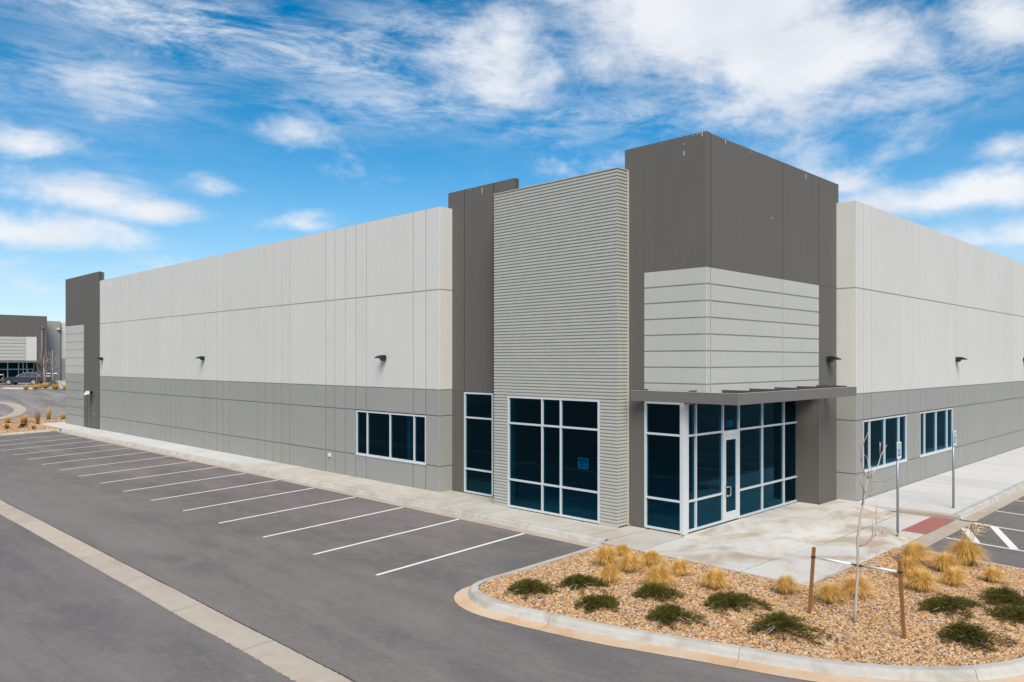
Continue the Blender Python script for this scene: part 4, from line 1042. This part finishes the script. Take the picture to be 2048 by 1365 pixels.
for a, b in zip(cx, cx[1:]):
    for z0, z1 in ((ZF, zb_), (zb_, zc)):
        m = MB(); m.quad((a, YF + .95, z0), (b, YF + .95, z0), (b, YF + .95, z1), (a, YF + .95, z1)); m.build('pane', MAT['glass'], wf)
m = MB(); m.tube([(fx(83.5), YF - .12, ZF), (fx(83.5), YF - .12, fz(83, 660))], .10, 8); m.box(fx(81.5), YF - .25, fz(83, 658), fx(86.5), YF, fz(83, 652)); m.build('downspout', MAT['canopy'], fbld)
Y2 = YF + 3.0
m = MB(); m.box(xr_ - .5, Y2, ZF - .2, fx(121, Y2), Y2 + 3, fz(110, 643, Y2)); m.build('wall', MAT['mid'], fbld)
m = MB(); m.box(fx(121, Y2) + .01, Y2 + .35, ZF - .2, fx(124, Y2), Y2 + 3, fz(122, 657, Y2)); m.build('downspout', MAT['dark'], fbld)
m = MB(); m.box(fx(124, Y2) + .01, Y2 + .3, fz(128, 717, Y2), fx(175, Y2), Y2 + 3, fz(128, 645, Y2)); m.build('wall', MAT['light'], fbld)
m = MB(); m.box(fx(124, Y2) + .01, Y2 + .3, ZF - .2, fx(175, Y2), Y2 + 3, fz(128, 717, Y2) - .02); m.build('wall', MAT['mid'], fbld)
t_ = thing('wall_lamp', (fx(116, Y2), Y2, fz(116, 659, Y2)), 'small pale lamp high on the far grey wall', 'wall lamp')
m = MB(); x_, z_ = fx(116, Y2), fz(116, 659, Y2); m.prism([(x_ - .2, Y2, z_ - .05), (x_ - .2, Y2, z_ + .1), (x_ - .2, Y2 - .4, z_), (x_ - .2, Y2 - .4, z_ - .06)], (.4, 0, 0)); m.build('housing', MAT['lens'], t_)
m = MB(); m.box(x_ + .26, Y2 - .2, z_ - .1, x_ + .4, Y2, z_ + .1); m.build('mounting_box', MAT['black'], t_)
# far island with grasses, young trees, stakes
isl = [V2(21.5, 99.6), V2(24, 97.6), V2(30, 98.0), V2(34, 101), V2(34, 106), V2(27, 106), V2(22, 103)]
struct(bed('far_island', isl, lambda x, y: zg(x, y) + .12, MAT['soil'], 1.0))
kI = struct(link('far_island_kerb', None, (27, 98, ZF)))
sweep_kerb(kI, catmull([V2(22, 103.2), V2(21.3, 99.6), V2(24, 97.4), V2(30, 97.8), V2(34, 100.8)], 4), 1, lambda s: .3, 3.3)
strip = [V2(8, 116.5), V2(25.0, 116.5), V2(25.4, 119), V2(8, 119)]
struct(bed('far_bed_strip', strip, lambda x, y: zg(x, y) + .10, MAT['soil'], 2))
def on(px, d):   # ground point along a view heading at distance d
    u = (px - 1024) / 1548; v = FV * d + RV * (u * d); return v.x, v.y
for px, d, R, H, lab in [(52, 79.5, .55, .7, 'far grass clump at the left tip of the far island'), (71, 80.5, .65, .65, 'far grass clump in front of the dark parked car tail'), (79, 83, .7, .7, 'far pale grass clump behind the tail of the parked car'),
                         (90, 84, .6, .7, 'far grass clump under the bare far tree'), (110, 81, .7, .75, 'far grass clump in front of the dark green far bush'), (130, 80.5, .5, .7, 'far grass clump touching the end tower outline')]:
    x, y = on(px, d); t_ = thing('grass_clump', (x, y, zg(x, y) + .12), lab, 'grass clump', 'straw grass clumps on the far island')
    o = link('blades', tuft_mesh(rng, R * 1.5, H * .95, 260, .9, (0, 0), 1.6).mesh('blades', MAT['straw']), (0, 0, 0)); o.parent = t_
x, y = on(110, 83.5); t_ = thing('green_bush', (x, y, zg(x, y) + .12), 'dark olive bush on the far island', 'bush')
o = link('foliage', juniper(rng, 1.2, .9, 0, 30).mesh('foliage', MAT['juniper']), (0, 0, 0)); o.parent = t_
x, y = on(125, 84); t_ = thing('utility_cabinet', (x, y, zg(x, y) + .1), 'low pale concrete cabinet beside the far island', 'cabinet')
m = MB(); m.box(-.5, -.4, 0, .5, .4, .75); o = link('housing', m.mesh('housing', MAT['box']), (0, 0, 0)); o.parent = t_; m = MB(); m.box(-.54, -.44, .75, .54, .44, .82); o = link('lid', m.mesh('lid', MAT['box']), (0, 0, 0)); o.parent = t_
for px, d, H, sd_i, lab in [(88, 86, 3.6, 4, 'bare far tree standing behind the parked car tail'), (105, 86, 4.2, 8, 'bare far tree with white straps before the grey wall')]:
    x, y = on(px, d); z = zg(x, y) + .1; t_ = thing('far_tree', (x, y, z), lab, 'tree', 'bare young trees on the far island'); r2 = random.Random(sd_i)
    m = MB(); m.tube([(0, 0, 0), (.03, 0, H * .4), (-.05, 0, H * .7), (.0, 0, H)], [.06, .05, .035, .012], 6); o = link('trunk', m.mesh('trunk', MAT['bark']), (0, 0, 0)); o.parent = t_
    for k in range(12):
        a = r2.uniform(0, 6.28); h0 = H * r2.uniform(.35, .85); L = r2.uniform(.4, 1.1); m = MB()
        m.tube([(0, 0, h0), (math.cos(a) * L * .5, math.sin(a) * L * .5, h0 + L * .5), (math.cos(a) * L * .7, math.sin(a) * L * .7, h0 + L * 1.25)], [.025, .018, .008], 4); o = link('branch', m.mesh('branch', MAT['twig']), (0, 0, 0)); o.parent = t_
for px, d, lab in [(72, 84, 'far wooden stake in front of the parked car rear wheel'), (90, 85.5, 'far wooden stake by the bare tree behind the car'), (118, 86, 'far wooden stake right of the strapped tree'), (5, 98, 'leaning far wooden stake at the left edge of the photo')]:
    x, y = on(px, d); t_ = thing('wooden_stake', (x, y, zg(x, y)), lab, 'stake', 'far wooden stakes'); m = MB(); m.prism([(-.035, -.035, 0), (.035, -.035, 0), (.035, .035, 0), (-.035, .035, 0)], (.12, 0, 1.7 if px != 5 else 1.5)); o = link('post', m.mesh('post', MAT['wood']), (0, 0, 0)); o.parent = t_
for p0, p1, d, zz, lab in [(93, 102, 86, 3.45, 'upper left white guy strap of the far trees'), (91, 101, 86, 3.15, 'lower white guy strap of the far trees'), (107, 115, 86, 3.45, 'right white guy strap of the far trees'), (-6, 6, 98, 3.1, 'white guy strap at the left photo edge')]:
    a, b = on(p0, d), on(p1, d); m = MB(); m.tube([(a[0], a[1], zz), (b[0], b[1], zz)], .05, 6); tag(m.build('guy_strap', MAT['white']), lab, 'guy strap', 'white guy straps on the far trees')
# ------------------------------------------------------------------ parked car
def car():
    x, y = on(49, 100.5); t_ = thing('parked_car', (x, y, zg(x, y)), 'dark slate sport utility car parked side on before the far storefront', 'car')
    # local: front towards -x, seen from its left side; local axes then turned to lie across the view
    L, Wd = 4.75, 1.9
    side = [(-2.36, .45), (-2.33, .74), (-2.22, .90), (-1.6, 1.02), (-1.15, 1.06), (2.25, 1.08), (2.36, .95), (2.38, .50), (2.25, .34), (1.95, .32)]
    arch = lambda c: [(c + .43 * math.cos(a), .36 + .43 * math.sin(a)) for a in [rad(k) for k in range(0, 181, 20)]]
    low = [(1.95, .32)] + arch(1.45)[0:] + [(.9, .28), (-.9, .28)] + arch(-1.48) + [(-2.1, .32)]
    out = side[:-1] + low
    m = MB(); m.prism([(px, -Wd / 2 + .08, pz) for px, pz in out], (0, Wd - .16, 0)); 
    inn = [(px * .985, pz if pz < .5 else pz - .08) for px, pz in out]
    for s_ in (-1, 1): m.prism([(px * .99, s_ * (Wd / 2 - .08), .36 + (pz - .36) * .93) for px, pz in out], (0, s_ * .075, 0))
    body = m.build_local('body', MAT['car'], t_)
    gh = [(-.72, 1.05), (.08, 1.55), (.5, 1.64), (1.35, 1.64), (1.9, 1.55), (2.3, 1.06)]
    m = MB(); top = [(-.45, 1.56), (.1, 1.66), (1.3, 1.66), (1.95, 1.58)]
    i0 = 0
    for s_ in (-1, 1):
        for px, pz in gh: m.v.append((px, s_ * (Wd / 2 - .06 - .22 * (pz - 1.05) / .6), pz))
    n = len(gh)
    for k in range(n - 1): m.face((k, k + 1, n + k + 1, n + k))
    m.face(tuple(range(n))); m.face(tuple(reversed(range(n, 2 * n))))
    m.build_local('cabin', MAT['car'], t_)
    def wn(pts, name='window', mat='carglass'):
        for s_ in (-1, 1):
            m = MB(); m.poly([(px, s_ * (Wd / 2 - .06 - .22 * (pz - 1.05) / .6 + .012), pz) for px, pz in (pts if s_ < 0 else pts[::-1])]); m.build_local(name, MAT[mat], t_)
    wn([(-.46, 1.10), (.30, 1.10), (.30, 1.55), (.16, 1.50)]); wn([(.38, 1.10), (1.20, 1.10), (1.20, 1.58), (.38, 1.56)]); wn([(1.28, 1.10), (2.05, 1.12), (1.80, 1.50), (1.28, 1.58)])
    m = MB(); m.quad((-.69, -.74, 1.09), (-.69, .74, 1.09), (.03, .64, 1.54), (.03, -.64, 1.54)); m.build_local('windscreen', MAT['carglass'], t_)
    for cx_ in (-1.48, 1.45):
        for s_ in (-1, 1):
            m = MB(); m.cyl((cx_, s_ * .84, .36), (0, 1, 0), .36, .22, 20); wl = m.build_local('wheel', MAT['tyre'], t_)
            m = MB(); m.cyl((cx_, s_ * .945, .36), (0, 1, 0), .24, .03, 16)
            for q in range(5): a = q * 1.2566; m.box(cx_ + .14 * math.cos(a) - .03, s_ * .965 - .01, .36 + .14 * math.sin(a) - .03, cx_ + .14 * math.cos(a) + .03, s_ * .965 + .01, .36 + .14 * math.sin(a) + .03)
            m.build_local('rim', MAT['chrome'], wl)
    for s_ in (-1, 1):
        m = MB(); m.box(-2.30, s_ * .78 - .14, .74, -2.10, s_ * .78 + .14, .88); m.build_local('headlight', MAT['lampw'], t_)
        m = MB(); m.box(2.24, s_ * .80 - .12, .86, 2.40, s_ * .80 + .12, 1.05); m.build_local('tail_light', MAT['lampred'], t_)
        m = MB(); m.box(-.46, s_ * 1.0 - .09, 1.08, -.28, s_ * 1.0 + .09, 1.22); m.build_local('mirror', MAT['chrome'], t_)
        m = MB(); m.box(-.5, s_ * .885 - .01, 1.065, 2.1, s_ * .885 + .01, 1.09); m.build_local('window_trim', MAT['chrome'], t_)
        m = MB(); m.box(.4, s_ * .60 - .03, 1.65, 1.6, s_ * .60 + .03, 1.69); m.build_local('roof_rail', MAT['black'], t_)
    m = MB(); m.box(-2.4, -.45, .55, -2.34, .45, .75); m.build_local('grille', MAT['black'], t_)
    t_.rotation_euler = (0, 0, math.atan2(RV.y, RV.x) + rad(9))
def build_local(s, name, mat, parent):
    me = s.mesh(name, mat); bm = bmesh.new(); bm.from_mesh(me); bmesh.ops.recalc_face_normals(bm, faces=bm.faces); bm.to_mesh(me); bm.free()
    o = bpy.data.objects.new(name, me); C.objects.link(o); o.parent = parent; return o
MB.build_local = build_local
car()
# ------------------------------------------------------------------ unseen dry berm, added behind the camera for the glass to mirror
m = MB()
for i, (d, z) in enumerate([(-72, -.4), (-84, 4), (-100, 8), (-140, 10)]):
    for k in range(21): m.v.append((d + 6 * mnoise.noise((k * .7, i, 0)), -150 + 18 * k, z + 1.2 * mnoise.noise((k * .5, i * 2, 4))))
for i in range(3):
    for k in range(20): m.face((i * 21 + k, i * 21 + k + 1, (i + 1) * 21 + k + 1, (i + 1) * 21 + k))
struct(m.build('added_hill', MAT['dirt'], None, True))
